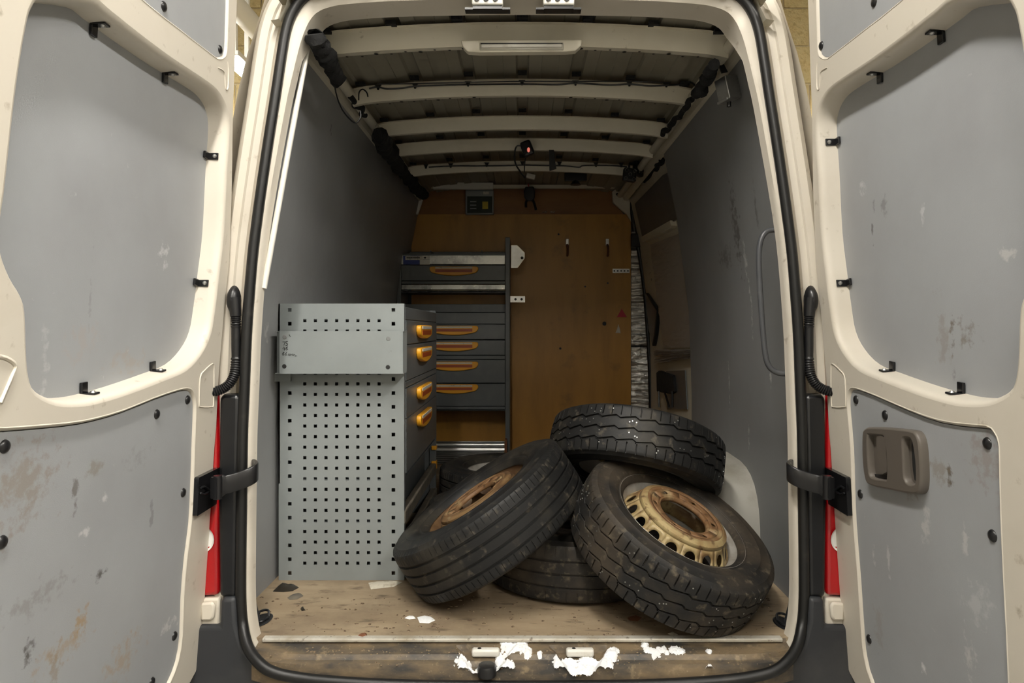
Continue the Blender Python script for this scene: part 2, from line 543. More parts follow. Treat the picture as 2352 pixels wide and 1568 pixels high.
for (y, w, h, bot) in BEAMS[:5]:
    for rx in RIBS:
        if pad0 is None:
            pad0 = padm.build('roof_pad', M['foam'], van, 0, loc=(0, 0, 0)); p = pad0
        else:
            p = bpy.data.objects.new('roof_pad', pad0.data); COL.objects.link(p); p.parent = van
            p.matrix_parent_inverse = WORLD['van'].inverted()
        p.location = (rx, y - w / 2 - .022, ceil_z(rx) - .012)
# holes along the lower flange of the first bows
for (y, w, h, bot) in BEAMS[:2]:
    mb = MB()
    for k in range(9):
        for sg in (-1, 1):
            x = sg * (.20 + .05 * k)
            z0 = bot - .045 * (x / .72) ** 2
            mb.lathe([(.0, .0), (.005 + .003 * (k % 3 == 0), .0)], 8, Matrix.Translation((x, y + (k % 2) * .01, z0 - .0008)))
    o = mb.build('bow_holes', M['ink'], van, 0)
    o['kind'] = 'stuff'

# ---------------- rear opening frame
HALF = [(1200, 1572), (1050, 1571), (900, 1568), (760, 1560), (680, 1551), (625, 1538), (592, 1515), (568, 1480), (557, 1430), (553, 1372), (553, 1290), (555, 1140),
        (557, 1000), (561, 900), (566, 775), (573, 672), (581, 580), (591, 500), (602, 420), (617, 320), (634, 212), (647, 125), (657, 70),
        (672, 28), (697, -5), (735, -25), (800, -37), (950, -45), (1200, -48)]
half3 = [onrear(px, py) for px, py in HALF]
half2 = [(p.x, p.z) for p in half3]
loop2 = half2 + [(-x, z) for x, z in reversed(half2[1:-1])]
loop2 = [(p.x, p.y) for p in catmull([Vector((a, b, 0)) for a, b in loop2], 4, True)]
NL = len(loop2)
def fr(off, dy):
    out = []
    inner = off < -.0125
    offs = [off - (lerp_table([(1.25, 0), (1.62, .010), (1.76, .022), (1.84, .030), (1.93, .036)], p[1]) * min(1, (-.0125 - off) / .010) if inner else 0) for p in loop2]
    for p in offset_loop(loop2, offs):
        k = min(1, max(0, (p[1] - 1.74) / .1)) if off < -.026 else 0
        out.append(Vector((p[0], rear_y(p[1]) + dy + .06 * k, p[1])))
    return out
RINGS = [(-.029, .040), (-.028, .034), (-.027, .022), (-.0245, .004), (-.020, -.002), (-.012, -.003), (.012, 0), (.014, .03), (.030, .032), (.034, .022), (.052, .018),
         (.056, .010), (.078, .008), (.090, .016), (.104, .04), (.112, .09), (.118, .2)]
rings = [fr(o, d) for o, d in RINGS]
# painted part of the frame: everything above the sill corners
keep = [i for i in range(NL) if loop2[i][1] > -.055]
cut = [i for i in range(NL) if i not in keep]
i0 = cut[-1] if cut[-1] != NL - 1 else None
# loop starts at bottom centre; painted run is one contiguous index range
first = min(keep); last_ = max(keep)
mb = MB().grid([[r[i] for i in range(first, last_ + 1)] for r in rings])
mb.build('rear_frame', M['paint'], van, 32)
# lower dark part
for seq in (range(0, first + 1), range(last_, NL)):
    MB().grid([[r[i] for i in seq] for r in rings[5:]]).build('lower_frame', M['bumper'], van, 32)
seal_half = []
for (px, py), p3 in zip(HALF, half3):
    b = min(1, max(0, (py - 1440) / 90))
    seal_half.append(at(px, py + 4 * b, p3.y - .010 - .082 * b))
seal_path = seal_half + [Vector((-p.x, p.y, p.z)) for p in reversed(seal_half[1:-1])]
MB().tube(catmull(seal_path, 4, True), .0155, 10, closed=True).build('door_seal', M['seal'], van, 60)
# spot-weld pips on the inner flange
pip = None
# striker plates on the header
for px in (1120, 1283):
    mb = MB()
    c = onrear(px, 7); c.y -= .006
    w = .047
    mb.bx(c.x - w, c.x + w, c.y - .012, c.y + .03, c.z - .012, c.z + .03)
    o = mb.build('header_striker', M['white'], van, bevel=.005)
    for k in (-1, 0, 1):
        MB().lathe([(.0, .0), (.0085, .0), (.0085, .004)], 12, Matrix.Translation((c.x + k * .028 - .004, c.y - .0125, c.z + .004)) @ Matrix.Rotation(math.pi / 2, 4, 'X')).build('bolt_hole', M['ink'], o, 0)
    mb = MB().bx(c.x - w * .95, c.x + w * .95, c.y - .004, c.y + .03, c.z - .022, c.z - .010)
    mb.bx(c.x - w - .022, c.x - w * .9, c.y, c.y + .03, c.z - .022, c.z - .016)
    mb.bx(c.x + w * .9, c.x + w + .022, c.y, c.y + .03, c.z - .022, c.z - .016)
    mb.build('striker_bracket', M['black'], o, 0)

# ---------------- tail: trim, lights, hinge, bumper
def rear_poly(pts, dy, depth, name, m, sg, parent=van, bevel=.006, seg=2):
    poly = [onrear(px, py, dy) for px, py in pts]
    if sg > 0: poly = [Vector((-p.x, p.y, p.z)) for p in poly]
    return MB().prism(poly, (0, depth, 0)).build(name, m, parent, 35, bevel=bevel, seg=seg)
for sg in (-1, 1):
    rear_poly([(503, 912), (512, 905), (545, 905), (550, 915), (545, 1150), (541, 1372), (503, 1372), (500, 1150)], -.020, .05, 'pillar_trim', M['trim'], sg, bevel=.012, seg=3)
    tl = rear_poly([(430, 885), (500, 900), (502, 1150), (502, 1368), (420, 1372)], -.006, .10, 'tail_light', M['red'], sg, bevel=.012, seg=3)
    c = onrear(462, 1238, -.008)
    mb = MB().lathe([(.0, -.001), (.034, -.001), (.040, .004)], 24, Matrix.Translation((c.x if sg < 0 else -c.x, c.y, c.z)) @ Matrix.Rotation(-math.pi / 2, 4, 'X') @ Matrix.Rotation(math.pi, 4, 'X'))
    mb.build('reversing_lens', M['white_lens'], tl)
    hg = rear_poly([(440, 1376), (503, 1374), (504, 1436), (440, 1438)], -.012, .05, 'hinge_mount', M['paint'], sg, bevel=.006)
    rear_poly([(460, 1386), (487, 1383), (492, 1392), (490, 1418), (484, 1426), (460, 1426)], -.026, .014, 'hinge_knuckle', M['paint'], sg, hg, bevel=.006)
    rear_poly([(506, 1374), (540, 1372), (542, 1430), (556, 1485), (585, 1522), (640, 1548), (760, 1566), (1200, 1580), (1200, 1680), (330, 1680), (330, 1440), (504, 1438)],
              -.03, .16, 'bumper', M['bumper'], sg, bevel=.012, seg=3)
    # cable conduit
    pth = [(538, 684), (541, 720), (542, 745), (542, 790), (542, 830), (538, 860), (526, 882), (506, 895), (478, 902)]
    pts = catmull([onrear(px, py, -.012 - .03 * max(0, (py - 840) / 60)) for px, py in pth], 16)
    rs = []
    for i, p in enumerate(pts):
        u = i / (len(pts) - 1)
        r = .0132
        if u < .16: r = .0185 - .003 * (u / .16)
        elif u < .27 or u > .47: r = .0125 + .0024 * (1 if (i % 3) else -.2)
        rs.append(r)
    mb = MB().tube(pts, rs, 12)
    mb.build('cable_conduit', M['black'], van, 50, mirror=sg > 0)
    c = onrear(538, 690, -.004)
    mb = MB()
    mb.lathe([(.0, .026), (.010, .0245), (.0165, .016), (.0195, .006), (.0215, 0)], 20, Matrix.Translation(c) @ Matrix.Diagonal((1, 1, 2.1, 1)) @ Matrix.Rotation(math.pi / 2, 4, 'X'))
    mb.build('conduit_boot', M['black'], van, 50, mirror=sg > 0)

# ---------------- sill
def sill_h(x, y):
    # y from 0 (floor edge) to -.085
    u = -y
    if u < .012: z = -.006 - .008 * (u / .012)
    elif u < .062: z = -.014 - .006 * (u - .012) / .05
    elif u < .070: z = -.020 - .012 * (u - .062) / .008
    else: z = -.032 - .006 * (u - .07) / .02
    for cx in (-.106, .166):
        w = .066 - .55 * max(0, u - .03)
        d = abs(x - cx)
        if u > .016 and d < w + .022:
            k = min(1, (w + .022 - d) / .022)
            z -= .020 * k * min(1, (u - .016) / .006)
    return z
rows = []
ys = [0, -.006, -.012, -.016, -.022, -.03, -.038, -.046, -.054, -.062, -.066, -.070, -.078, -.086, -.09, -.092]
for y in ys:
    row = []
    for i in range(201):
        x = -.775 + 1.55 * i / 200
        e = max(0, (abs(x) - .62) / .155)
        yy = y * (1 - .35 * e * e)
        z = sill_h(x, y)
        if y < -.087: z -= .06 * (1 if y < -.091 else .2)
        row.append(Vector((x, yy + .012 - .012 * 0, z + .004 * e)))
    rows.append(row)
sill = MB().grid(rows).build('sill_cover', M['sill'], van, 30)
MB().bx(-.762, .762, -.004, .02, -.007, .004).build('sill_strip', M['stripmetal'], van, 0, bevel=.003)
for cx in (-.106, .166):
    mb = MB().bx(cx - .040, cx + .040, -.042, -.018, -.034, -.012)
    o = mb.build('floor_striker', M['white'], van, bevel=.006)
    MB().lathe([(0, 0), (.006, 0)], 12, Matrix.Translation((cx - .018, -.030, -.0115))).build('striker_hole', M['ink'], o, 0)
MB().lathe([(.027, -.05), (.027, -.030), (.023, -.022), (.0, -.021)], 20, Matrix.Translation((-.10, -.082, -.012))).build('bump_stop', M['black'], van)

# ---------------- interior fittings that belong to the van body
# bulkhead boards
BS = 1568 / (YB + 2)
def bpt(px, py, y=YB): return at(px, py, y)
def vboard(px0, py0, px1, py1, y, th, name, m, parent=van, bevel=0.0):
    a, b = at(px0, py0, y), at(px1, py1, y)
    return MB().bx(min(a.x, b.x), max(a.x, b.x), y, y + th, min(a.z, b.z), max(a.z, b.z)).build(name, m, parent, 0, bevel=bevel)
a = at(945, 492, 3.02); b = at(1449, 1040, 3.02)
bh = MB().bx(a.x, b.x, 3.02, 3.04, 0, a.z).build('bulkhead_board', M['wood'], van, 0)
poly = [at(px, py, 3.05) for px, py in [(955, 520), (958, 470), (975, 425), (1395, 425), (1410, 432), (1406, 460), (1440, 500), (1445, 520)]]
MB().prism(poly, (0, .015, 0)).build('upper_bulkhead_board', M['wood_dark'], van, 0)
MB().bx(-.9, .9, YB + .02, YB + .04, 0, 1.95).build('partition', M['darksheet'], van, 0)
# hooks, perforated strips, sticker and holes on the bulkhead
for px in (1303, 1395):
    c = at(px, 556, 3.016)
    o = MB().box((c.x, c.y, c.z), (.024, .006, .05)).build('hook_plate', M['steel'], bh, 0, bevel=.003)
    pts = [c + Vector(v) for v in [(0, -.004, -.02), (0, -.03, -.035), (0, -.045, -.07), (0, -.03, -.095), (0, -.008, -.10)]]
    MB().tube(catmull(pts, 5), .008, 8).build('coat_hook', M['rust'], bh)
def strip(px0, px1, py, hpx, y, nh, parent):
    a, b = at(px0, py - hpx / 2, y), at(px1, py + hpx / 2, y)
    o = MB().bx(a.x, b.x, y - .003, y, b.z, a.z).build('perforated_strip', M['steel'], parent, 0)
    mb = MB()
    for k in range(nh):
        x = a.x + (b.x - a.x) * (k + .5) / nh
        mb.lathe([(0, 0), ((a.z - b.z) * .2, 0)], 8, Matrix.Translation((x, y - .0038, (a.z + b.z) / 2)) @ Matrix.Rotation(math.pi / 2, 4, 'X'))
    return mb.build('strip_hole', M['ink'], parent, 0)
strip(1407, 1446, 622, 10, 3.019, 5, bh)
MB().prism([at(1428, 709, 3.018), at(1417, 728, 3.018), at(1440, 728, 3.018)], (0, .0015, 0)).build('triangle_sticker', M['redprint'], bh, 0)
for (px, py, r) in [(1388, 743, .014), (1283, 538, .007), (1287, 800, .008), (1396, 650, .006), (1344, 658, .006)]:
    c = at(px, py, 3.0175)
    MB().lathe([(0, 0), (r, 0), (r * 1.05, .002)], 12, Matrix.Translation(c) @ Matrix.Rotation(math.pi / 2, 4, 'X')).build('screw_hole', M['ink'], bh, 0)
c = at(1420, 755, 3.0185)
MB().prism([c + Vector(v) for v in [(-.02, 0, -.03), (.018, 0, -.032), (.012, 0, 0), (.0, 0, .035), (-.006, 0, .005)]], (0, .001, 0)).build('torn_label', M['paper'], bh, 0)
# foil insulation beside the bulkhead
for (p0, p1) in ((575, 793), (797, 1042)):
    a, b = at(1450, p0, 3.03), at(1492, p1, 3.03)
    rows = []
    for i in range(90):
        z = a.z + (b.z - a.z) * i / 89
        rows.append([Vector((a.x + (b.x - a.x) * k / 6, 3.03 + .006 * math.sin(z * 130 + 2 * noise.noise(Vector((k * .5, z * 6, p0)))) + .008 * noise.noise(Vector((k * .8, i * .5, p0))), z)) for k in range(7)])
    MB().grid(rows).build('foil_insulation', M['foil'], van, 50)
# white gusset at the top right corner and pillar
poly = [at(px, py, 2.98) for px, py in [(1406, 440), (1440, 415), (1480, 395), (1462, 440), (1455, 470), (1458, 520), (1440, 492), (1408, 465)]]
gus = MB().prism(poly, (0, .03, 0)).build('corner_gusset', M['paint_in'], van, 0, bevel=.004)
for (px, py) in ((1418, 446), (1446, 434)):
    MB().lathe([(0, 0), (.011, 0)], 10, Matrix.Translation(at(px, py, 2.978)) @ Matrix.Rotation(math.pi / 2, 4, 'X')).build('gusset_hole', M['ink'], gus, 0)
# sliding door area on the right
def wpoly(pts, off, th, name, m, parent, bevel=0):
    poly = [onwall(px, py, off) for px, py in pts]
    return MB().prism(poly, (th, 0, 0)).build(name, m, parent, 0, bevel=bevel)
rows = []
zs = [0, .3, .6, .9, 1.1, 1.3, 1.5, 1.7, 1.86]
sd = MB().grid([[Vector((wx(z) + .03, y, z)) for z in zs] for y in (1.5, 3.05)]).build('sliding_door', M['paint_in'], van, 25)
wpoly([(1458, 468), (1521, 403), (1545, 390), (1560, 500), (1476, 549)], -.012, .01, 'door_upper_panel', M['darksheet'], sd)
wpoly([(1476, 556), (1470, 545), (1538, 506), (1541, 518), (1538, 524)], .004, .05, 'door_rail', M['paint_in'], sd, .004)
def foil_sheet(q, off, name, seed, amp=.01):
    p = [onwall(px, py, off) for px, py in q]
    rows = []
    for i in range(31):
        u = i / 30
        A, B = p[0].lerp(p[3], u), p[1].lerp(p[2], u)
        rows.append([A.lerp(B, k / 10) + Vector((amp * noise.noise(Vector((k * .5, i * .8, seed))), 0, 0)) for k in range(11)])
    return MB().grid(rows).build(name, M['foil_dull'], sd, 60)
M['foil_dull'] = mat('dull_foil', (.50, .475, .44), .5, .45, bump=[('noise', (6, 6, 30), .6, .012)])
foil_sheet([(1493, 562), (1575, 530), (1600, 798), (1523, 798)], -.022, 'window_foil', 3.1)
foil_sheet([(1503, 803), (1590, 802), (1592, 822), (1503, 836)], -.006, 'torn_foil', 8.4, .02)
wpoly([(1530, 852), (1573, 850), (1578, 940), (1532, 940)], -.020, .006, 'door_inset', M['darksheet'], sd)
wpoly([(1507, 855), (1512, 851), (1545, 862), (1549, 900), (1540, 905), (1508, 899)], -.004, .03, 'door_pull', M['foam'], sd, .006)
for (x0, x1) in ((1513, 1514), (1526, 1537), (1544, 1544)):
    MB().tube([onwall(x0, 898, .005), onwall(x1, 935, .005)], .007, 6).build('pull_strap', M['black'], sd)
wpoly([(1481, 672), (1508, 712), (1503, 770), (1498, 795), (1490, 760)], .0, .03, 'door_latch', M['black'], sd, .006)
for (px, py) in ((1486, 605), (1494, 628), (1497, 642)):
    MB().lathe([(0, -.006), (.006, -.005), (.009, 0)], 8, Matrix.Translation(onwall(px, py, -.024)) @ Matrix.Rotation(math.pi / 2, 4, 'Y')).build('door_screw', M['steel'], sd)
pts = [at(px, py, y) for px, py, y in [(1520, 385, 2.2), (1480, 425, 2.7), (1457, 455, 2.92), (1452, 475, 2.95), (1456, 520, 2.95), (1470, 590, 2.95), (1481, 670, 2.95), (1488, 760, 2.95), (1493, 860, 2.95), (1495, 950, 2.95), (1496, 1050, 2.95)]]
MB().tube(catmull(pts, 5), .016, 8).build('sliding_door_seal', M['seal'], van, 60)
MB().box(at(1460, 552, 2.93), (.07, .04, .10)).build('catch_block', M['black'], van, bevel=.008)
MB().box(at(1455, 537, 2.93), (.03, .03, .03)).build('catch_pin', M['steel'], van, bevel=.006)
# left pillar bright strip at the bulkhead
poly = [at(px, py, 2.95) for px, py in [(963, 452), (972, 455), (960, 492), (952, 492)]]
MB().prism(poly, (0, .02, 0)).build('pillar_clip', M['white'], van, 0)
# wheel arches
def arch(sg, yc, ry, rz, rx, name):
    mb = MB()
    rows = []
    for i in range(17):
        a = math.pi * i / 16
        ca, sa = math.cos(a), math.sin(a)
        sq = lambda v, p: math.copysign(abs(v) ** p, v)
        py_, pz_ = yc + ry * sq(ca, .55), rz * sq(sa, .55)
        row = []
        for (f, inx) in ((1.0, 0), (1.0, .6), (.985, .85), (.95, .96), (.9, 1.0), (0, 1.02)):
            row.append(Vector((sg * (.90 - rx * inx), yc + (py_ - yc) * f, max(0, pz_ * f) if f else 0)))
        rows.append(row)
    mb.grid(rows)
    return mb.build(name, M['plastic_arch'], van, 40)
arch(1, .98, .40, .37, .20, 'wheel_arch')
arch(-1, .98, .40, .37, .20, 'wheel_arch')
# grab handle
gp = [(1793, 528), (1778, 528), (1762, 531), (1750, 545), (1744, 570), (1743, 610), (1747, 690), (1753, 770), (1759, 820), (1768, 843), (1784, 855), (1802, 858), (1818, 858)]
MB().tube(catmull([onrear(px, py, .05) for px, py in gp], 5), .0085, 10).build('grab_handle', M['tube_grey'], van, 60)
for (px, py) in ((1790, 528), (1816, 858)):
    c = onrear(px, py, .05)
    MB().box(c, (.014, .022, .026)).build('handle_foot', M['tube_grey'], van, bevel=.003)
# black foam and tape strips above the left lining and along the right one
random.seed(3)
def foam_strip(pts, r, name, seed):
    P = catmull(pts, 10)
    mb = MB()
    rs = [r * (1 + .55 * noise.noise(Vector((i * .35, seed, 0)))) for i in range(len(P))]
    P = [p + Vector((.02 * noise.noise(Vector((i * .4, seed, 5))), 0, .02 * noise.noise(Vector((i * .4, seed, 9))))) for i, p in enumerate(P)]
    return mb.tube(P, rs, 9).build(name, M['foam'], van, 60)
foam_strip([at(722, 78, .10), at(742, 116, .18), at(758, 148, .28), at(783, 190, .40)], .027, 'black_foam', 1)
foam_strip([at(805, 222, .75), at(840, 265, 1.0)], .012, 'black_foam', 2)
foam_strip([at(868, 312, 1.05), at(884, 334, 1.2), at(905, 368, 1.55), at(934, 405, 2.05), at(958, 434, 2.5), at(974, 450, 2.8)], .036, 'black_foam', 4)
foam_strip([at(1640, 148, .30), at(1622, 185, .42), at(1598, 215, .55)], .02, 'black_foam', 6)
foam_strip([at(1590, 228, .72), at(1556, 270, .95), at(1522, 310, 1.25)], .012, 'black_foam', 7)
foam_strip([at(1520, 368, 1.75), at(1500, 395, 2.1), at(1465, 440, 2.8)], .018, 'black_foam', 8)
# header frame in front of bulkhead
a, b = at(990, 428, 2.92), at(1412, 423, 2.92)
MB().bx(a.x, b.x, 2.92, 2.95, a.z - .012, a.z + .012).build('bulkhead_header', M['paint_in'], van, 0)
a, b = at(995, 420, 2.88), at(1133, 435, 2.88)
MB().bx(a.x, b.x, 2.86, 2.9, b.z, a.z).build('header_batten', M['white'], van, 0, bevel=.004)

# ---------------- rear doors
DX0, DSL = -.936, .052        # inner face of the open left door: x = DX0 + DSL * z (leans inwards with height)
def dx(z, d=0.0): return DX0 + DSL * z - d
def dpt(px, py, d=0.0):
    z = 1.0
    for _ in range(10):
        x = dx(z, d)
        t = x * F / (px - CX)
        z = CZ - (py - CY) / F * t
    return (CAMY + t, z)
def d3(q, d=0.0): return Vector((dx(q[1], d), q[0], q[1]))
def tess(loops):
    tr = geometry.tessellate_polygon([[Vector((p[0], p[1], 0)) for p in lp] for lp in loops])
    return tr
def smooth_loop(p, k=3):
    return [(q.x, q.y) for q in catmull([Vector((a[0], a[1], 0)) for a in p], k, True)]

DOOR_Y1 = -.93      # free edge
# door outline (y, z); the hinge edge is traced, the rest is beyond the frame
hinge = [dpt(px, py) for px, py in [(544, 0), (538, 172), (535, 241), (532, 448), (526, 600), (514, 720), (507, 800), (501, 880), (496, 982), (492, 1030), (485, 1148),
                                    (477, 1269), (470, 1372), (465, 1441), (460, 1505), (450, 1540), (433, 1572)]]
ymin_h = hinge[-1][0]
outer = [(hinge[0][0] + .0, 1.98), (hinge[0][0], 1.90)] + hinge + [(-.20, -.115), (-.30, -.12), (DOOR_Y1 + .06, -.12), (DOOR_Y1 + .012, -.10), (DOOR_Y1, -.04),
        (DOOR_Y1, .5), (DOOR_Y1, 1.2), (DOOR_Y1, 1.9), (DOOR_Y1 + .02, 1.99), (DOOR_Y1 + .08, 2.02), (-.5, 2.03), (-.16, 2.02), (-.09, 2.01)]
WD = .055
win = ([dpt(px, py, WD) for px, py in [(165, 908), (240, 888), (327, 858), (379, 837), (413, 803), (434, 762), (444, 707), (455, 620), (465, 534), (472, 396), (478, 300), (474, 258), (458, 226), (430, 202),
                                       (344, 150), (260, 93), (190, 42), (150, 16)]]
       + [dpt(px, py, .01) for px, py in [(100, 6), (72, 28), (60, 69), (45, 155), (31, 258), (10, 448), (-2, 530), (2, 580), (21, 631), (45, 672), (57, 713), (61, 810), (66, 862), (79, 890)]]
       + [dpt(98, 911, .03), dpt(125, 914, .05)])
win = smooth_loop(win, 3)
win_hole = offset_loop(win, .018)
LD = .010
lowL = [(0, 992), (138, 980), (207, 968), (275, 948), (344, 920), (396, 902), (420, 897), (432, 902), (438, 920), (439, 948), (436, 1028), (433, 1120), (429, 1200), (418, 1286), (411, 1372), (408, 1458), (399, 1517), (379, 1568)]
low_l = [dpt(px, py, LD) for px, py in lowL] + [(-.28, -.085), (-.32, -.09), (-.82, -.09), (-.87, -.07), (-.885, -.02), (-.89, .3), (-.89, .66), (-.882, .715), (-.86, .735)]
lowR = [(2278, 986), (2237, 982), (2168, 972), (2099, 948), (2030, 918), (1985, 900), (1968, 896), (1960, 901), (1957, 920), (1958, 948), (1965, 1028), (1968, 1120), (1971, 1200), (1982, 1338), (1990, 1458), (1996, 1510), (2013, 1568)]
low_r = [dpt(2400 - px, py, LD) for px, py in lowR] + [(-.28, -.085), (-.32, -.09)]
re_ = [dpt(2400 - px, py, LD) for px, py in [(2323, 1568), (2312, 1338), (2305, 1180), (2302, 1050), (2300, 1016), (2292, 997)]]
low_r += [(re_[0][0] + .06, -.09), (re_[0][0] + .015, -.08)] + re_
up = [dpt(px, py, LD) for px, py in [(324, 0), (400, 60), (480, 122), (494, 131), (505, 128), (511, 116), (513, 69), (515, 0)]]
up = up + [(up[-1][0], 1.88), (up[-1][0] - .03, 1.93), (up[-1][0] - .10, 1.95), (-.80, 1.95), (-.855, 1.93), (-.87, 1.88), (-.87, 1.70), (-.85, 1.66), (-.80, up[0][1] + .004)]

def rings_surface(mb, loop, prof, cap=False):
    """prof: list of (outward offset, depth)"""
    rows = [[d3(p, d) for p in offset_loop(loop, o)] for o, d in prof]
    mb.grid(rows, close_v=True)
    if cap:
        lp = offset_loop(loop, prof[-1][0])
        mb.add([d3(p, prof[-1][1]) for p in lp], tess([lp]))

def sheet(loop, d, th, name, m, parent, mir):
    mb = MB()
    tr = tess([loop])
    mb.add([d3(p, d) for p in loop], tr)
    mb.add([d3(p, d + th) for p in loop], tr)
    mb.grid([[d3(p, d) for p in loop], [d3(p, d + th) for p in loop]], close_v=True)
    return mb.build(name, m, parent, 35, mirror=mir)

NRM = Vector((1, 0, -DSL)).normalized()
def frame_at(q, d=0.0):
    """matrix whose Z is the door's inward normal"""
    zax = NRM
    yax = Vector((DSL, 0, 1)).normalized()
    xax = yax.cross(zax)
    Mx = Matrix((xax, yax, zax)).transposed().to_4x4()
    return Matrix.Translation(d3(q, d)) @ Mx

def bead(pts, r, name, parent, mir, closed=True):
    q = [dpt(px, py) for px, py in pts]
    P = [d3((p[0], p[1]), -.0005) for p in q]
    MB().tube(catmull(P, 3, closed), r, 6, closed=closed).build(name, M['paint'], parent, 60, mirror=mir)

def dstain(px, py, rx, rz, c, amt, mir):
    q = dpt(2400 - px if mir else px, py, LD)
    p = d3(q)
    return ((-p.x if mir else p.x, p.y, p.z), (.2, rx, rz), c, amt)

def rear_door(mir):
    low = low_r if mir else low_l
    low_s = smooth_loop(low, 2)
    up_s = smooth_loop(up, 2)
    low_h, up_h = offset_loop(low_s, .009), offset_loop(up_s, .008)
    mb = MB()
    loops = [outer, win_hole, low_h, up_h]
    flat = [d3(p) for lp in loops for p in lp]
    mb.add(flat, tess(loops))
    rings_surface(mb, outer, [(0, 0), (.003, .001), (.006, .005), (.007, .012), (.007, .07), (.003, .08)], cap=True)
    rings_surface(mb, win_hole, [(0, 0), (-.004, .001), (-.009, .0045), (-.0125, .011), (-.0145, .022), (-.017, .045), (-.019, .060)])
    for lp in (low_h, up_h):
        rings_surface(mb, lp, [(0, 0), (-.002, -.0012), (-.004, .000), (-.007, .006), (-.009, .014)])
    door = mb.build('rear_door', M['paint'], van, 38, mirror=mir)
    S = lambda *a: dstain(*a, mir)
    MUD = (.33, .235, .13)
    if not mir:
        st_low = [S(183, 1425, .030, .030, MUD, .9), (S(140, 1490, .09, .03, MUD, .55)), S(280, 1510, .075, .06, MUD, .55), S(120, 1540, .02, .07, (.24, .18, .11), .5), S(40, 1120, .11, .09, (.24, .19, .14), .55),
                  S(168, 1130, .012, .05, (.10, .085, .07), .7), S(215, 1080, .03, .03, (.22, .19, .14), .6), S(60, 1500, .02, .03, DARKM, .9), S(225, 1320, .022, .014, DARKM, .9), S(345, 1180, .01, .045, (.16, .16, .16), .6),
                  S(235, 1150, .014, .018, (.6, .6, .6), .8), S(190, 1220, .016, .014, (.6, .6, .6), .8), S(380, 1440, .05, .02, (.58, .58, .57), .7), S(85, 1370, .10, .03, (.2, .19, .18), .5), S(315, 1050, .06, .03, (.24, .24, .24), .5)]
        st_win = [S(415, 590, .03, .035, (.58, .59, .60), .85), S(155, 840, .014, .10, (.5, .51, .52), .6), S(30, 455, .02, .02, DARKM, .8), S(255, 690, .006, .12, (.22, .22, .22), .5), S(240, 790, .06, .05, (.38, .33, .30), .4), S(330, 830, .10, .03, (.36, .31, .26), .5)]
        st_up = []
    else:
        st_low = [S(2185, 1090, .012, .03, (.09, .07, .045), .95), S(2160, 1075, .05, .03, (.22, .185, .14), .55), S(2270, 1060, .06, .08, (.24, .19, .16), .5), S(2130, 1200, .02, .05, SCUFF, .6), S(2010, 1275, .010, .035, SCUFF, .8),
                  S(2045, 1285, .008, .05, SCUFF, .7), S(2250, 1385, .05, .05, (.50, .51, .52), .6), S(2130, 1542, .022, .016, (.7, .7, .7), .9), S(2220, 1245, .01, .04, SCUFF, .7), S(2095, 1135, .03, .015, (.2, .17, .13), .6), S(2020, 1430, .03, .06, (.26, .22, .19), .4),
                  S(2230, 1500, .02, .05, SCUFF, .6)]
        st_win = [S(2140, 755, .012, .055, (.13, .105, .075), .9), S(2170, 768, .045, .03, (.17, .145, .11), .75), S(2120, 770, .03, .09, (.25, .22, .19), .5), S(1990, 470, .02, .03, (.18, .18, .18), .7), S(1968, 468, .008, .03, (.15, .15, .15), .7),
                  S(2075, 490, .012, .03, (.55, .56, .57), .8), S(1945, 425, .02, .02, (.55, .56, .57), .7), S(1965, 535, .006, .03, DARKM, .7), S(2260, 580, .03, .012, SCUFF, .7), S(2145, 860, .01, .02, DARKM, .6)]
        st_up = []
    pm_low = door_panel_mat('door_panel_low_' + ('b' if mir else 'a'), st_low)
    pm_win = door_panel_mat('door_panel_window_' + ('b' if mir else 'a'), st_win)
    sheet(offset_loop(win, .002), WD, .005, 'window_panel', pm_win, door, mir)
    sheet(low_s, LD - .004, .005, 'lower_panel', pm_low, door, mir)
    sheet(up_s, LD - .004, .005, 'upper_panel', M['door_panel'], door, mir)
    # push-in screw caps
    caps = [(372, 15), (502, 114), (427, 918), (356, 951), (5, 1025), (417, 1131), (397, 1460), (-1, 1245), (345, 1566)] if not mir else \
           [(2012, 5), (1890, 105), (1970, 918), (2037, 953), (2273, 1018), (1980, 1134), (2285, 1230), (2000, 1467)]
    for (px, py) in caps:
        q = dpt(2400 - px if mir else px, py, LD)
        MB().lathe([(.0, .0065), (.006, .0058), (.0105, .0035), (.0125, 0), (.0125, -.003)], 16, frame_at(q, LD - .004)).build('screw_cap', M['black'], door, mirror=mir)
    # black clips that hold the window panel
    clips = [(212, 40, 0), (381, 155, 0), (480, 355, 0), (456, 652, 0), (340, 852, 0), (184, 897, 0)] if not mir else \
            [(2168, 28, 0), (2010, 147, 0), (1922, 338, 0), (1950, 656, 0), (2055, 852, 0), (2213, 895, 0)]
    for (px, py, _) in clips:
        q = Vector(dpt(2400 - px if mir else px, py, WD))
        bi = min(range(len(win)), key=lambda i: (Vector(win[i][:2]) - q).length)
        e = Vector(win[bi][:2])
        a_, b_ = Vector(win[bi - 1][:2]), Vector(win[(bi + 1) % len(win)][:2])
        tg = (b_ - a_).normalized()
        nn = Vector((tg.y, -tg.x)) * (1 if area2(win) > 0 else -1)      # outwards
        def P(u, w, d):
            s = e + tg * u + nn * w
            return d3((s.x, s.y), d)
        hw = .010
        mb = MB()
        def slab(u0, u1, w0, w1, d0, d1):
            c = [P(u, w, d) for d in (d0, d1) for w in (w0, w1) for u in (u0, u1)]
            mb.add(c, [(0, 2, 3, 1), (4, 5, 7, 6), (0, 1, 5, 4), (2, 6, 7, 3), (0, 4, 6, 2), (1, 3, 7, 5)])
        slab(-hw, hw, -.024, .002, WD - .008, WD - .001)
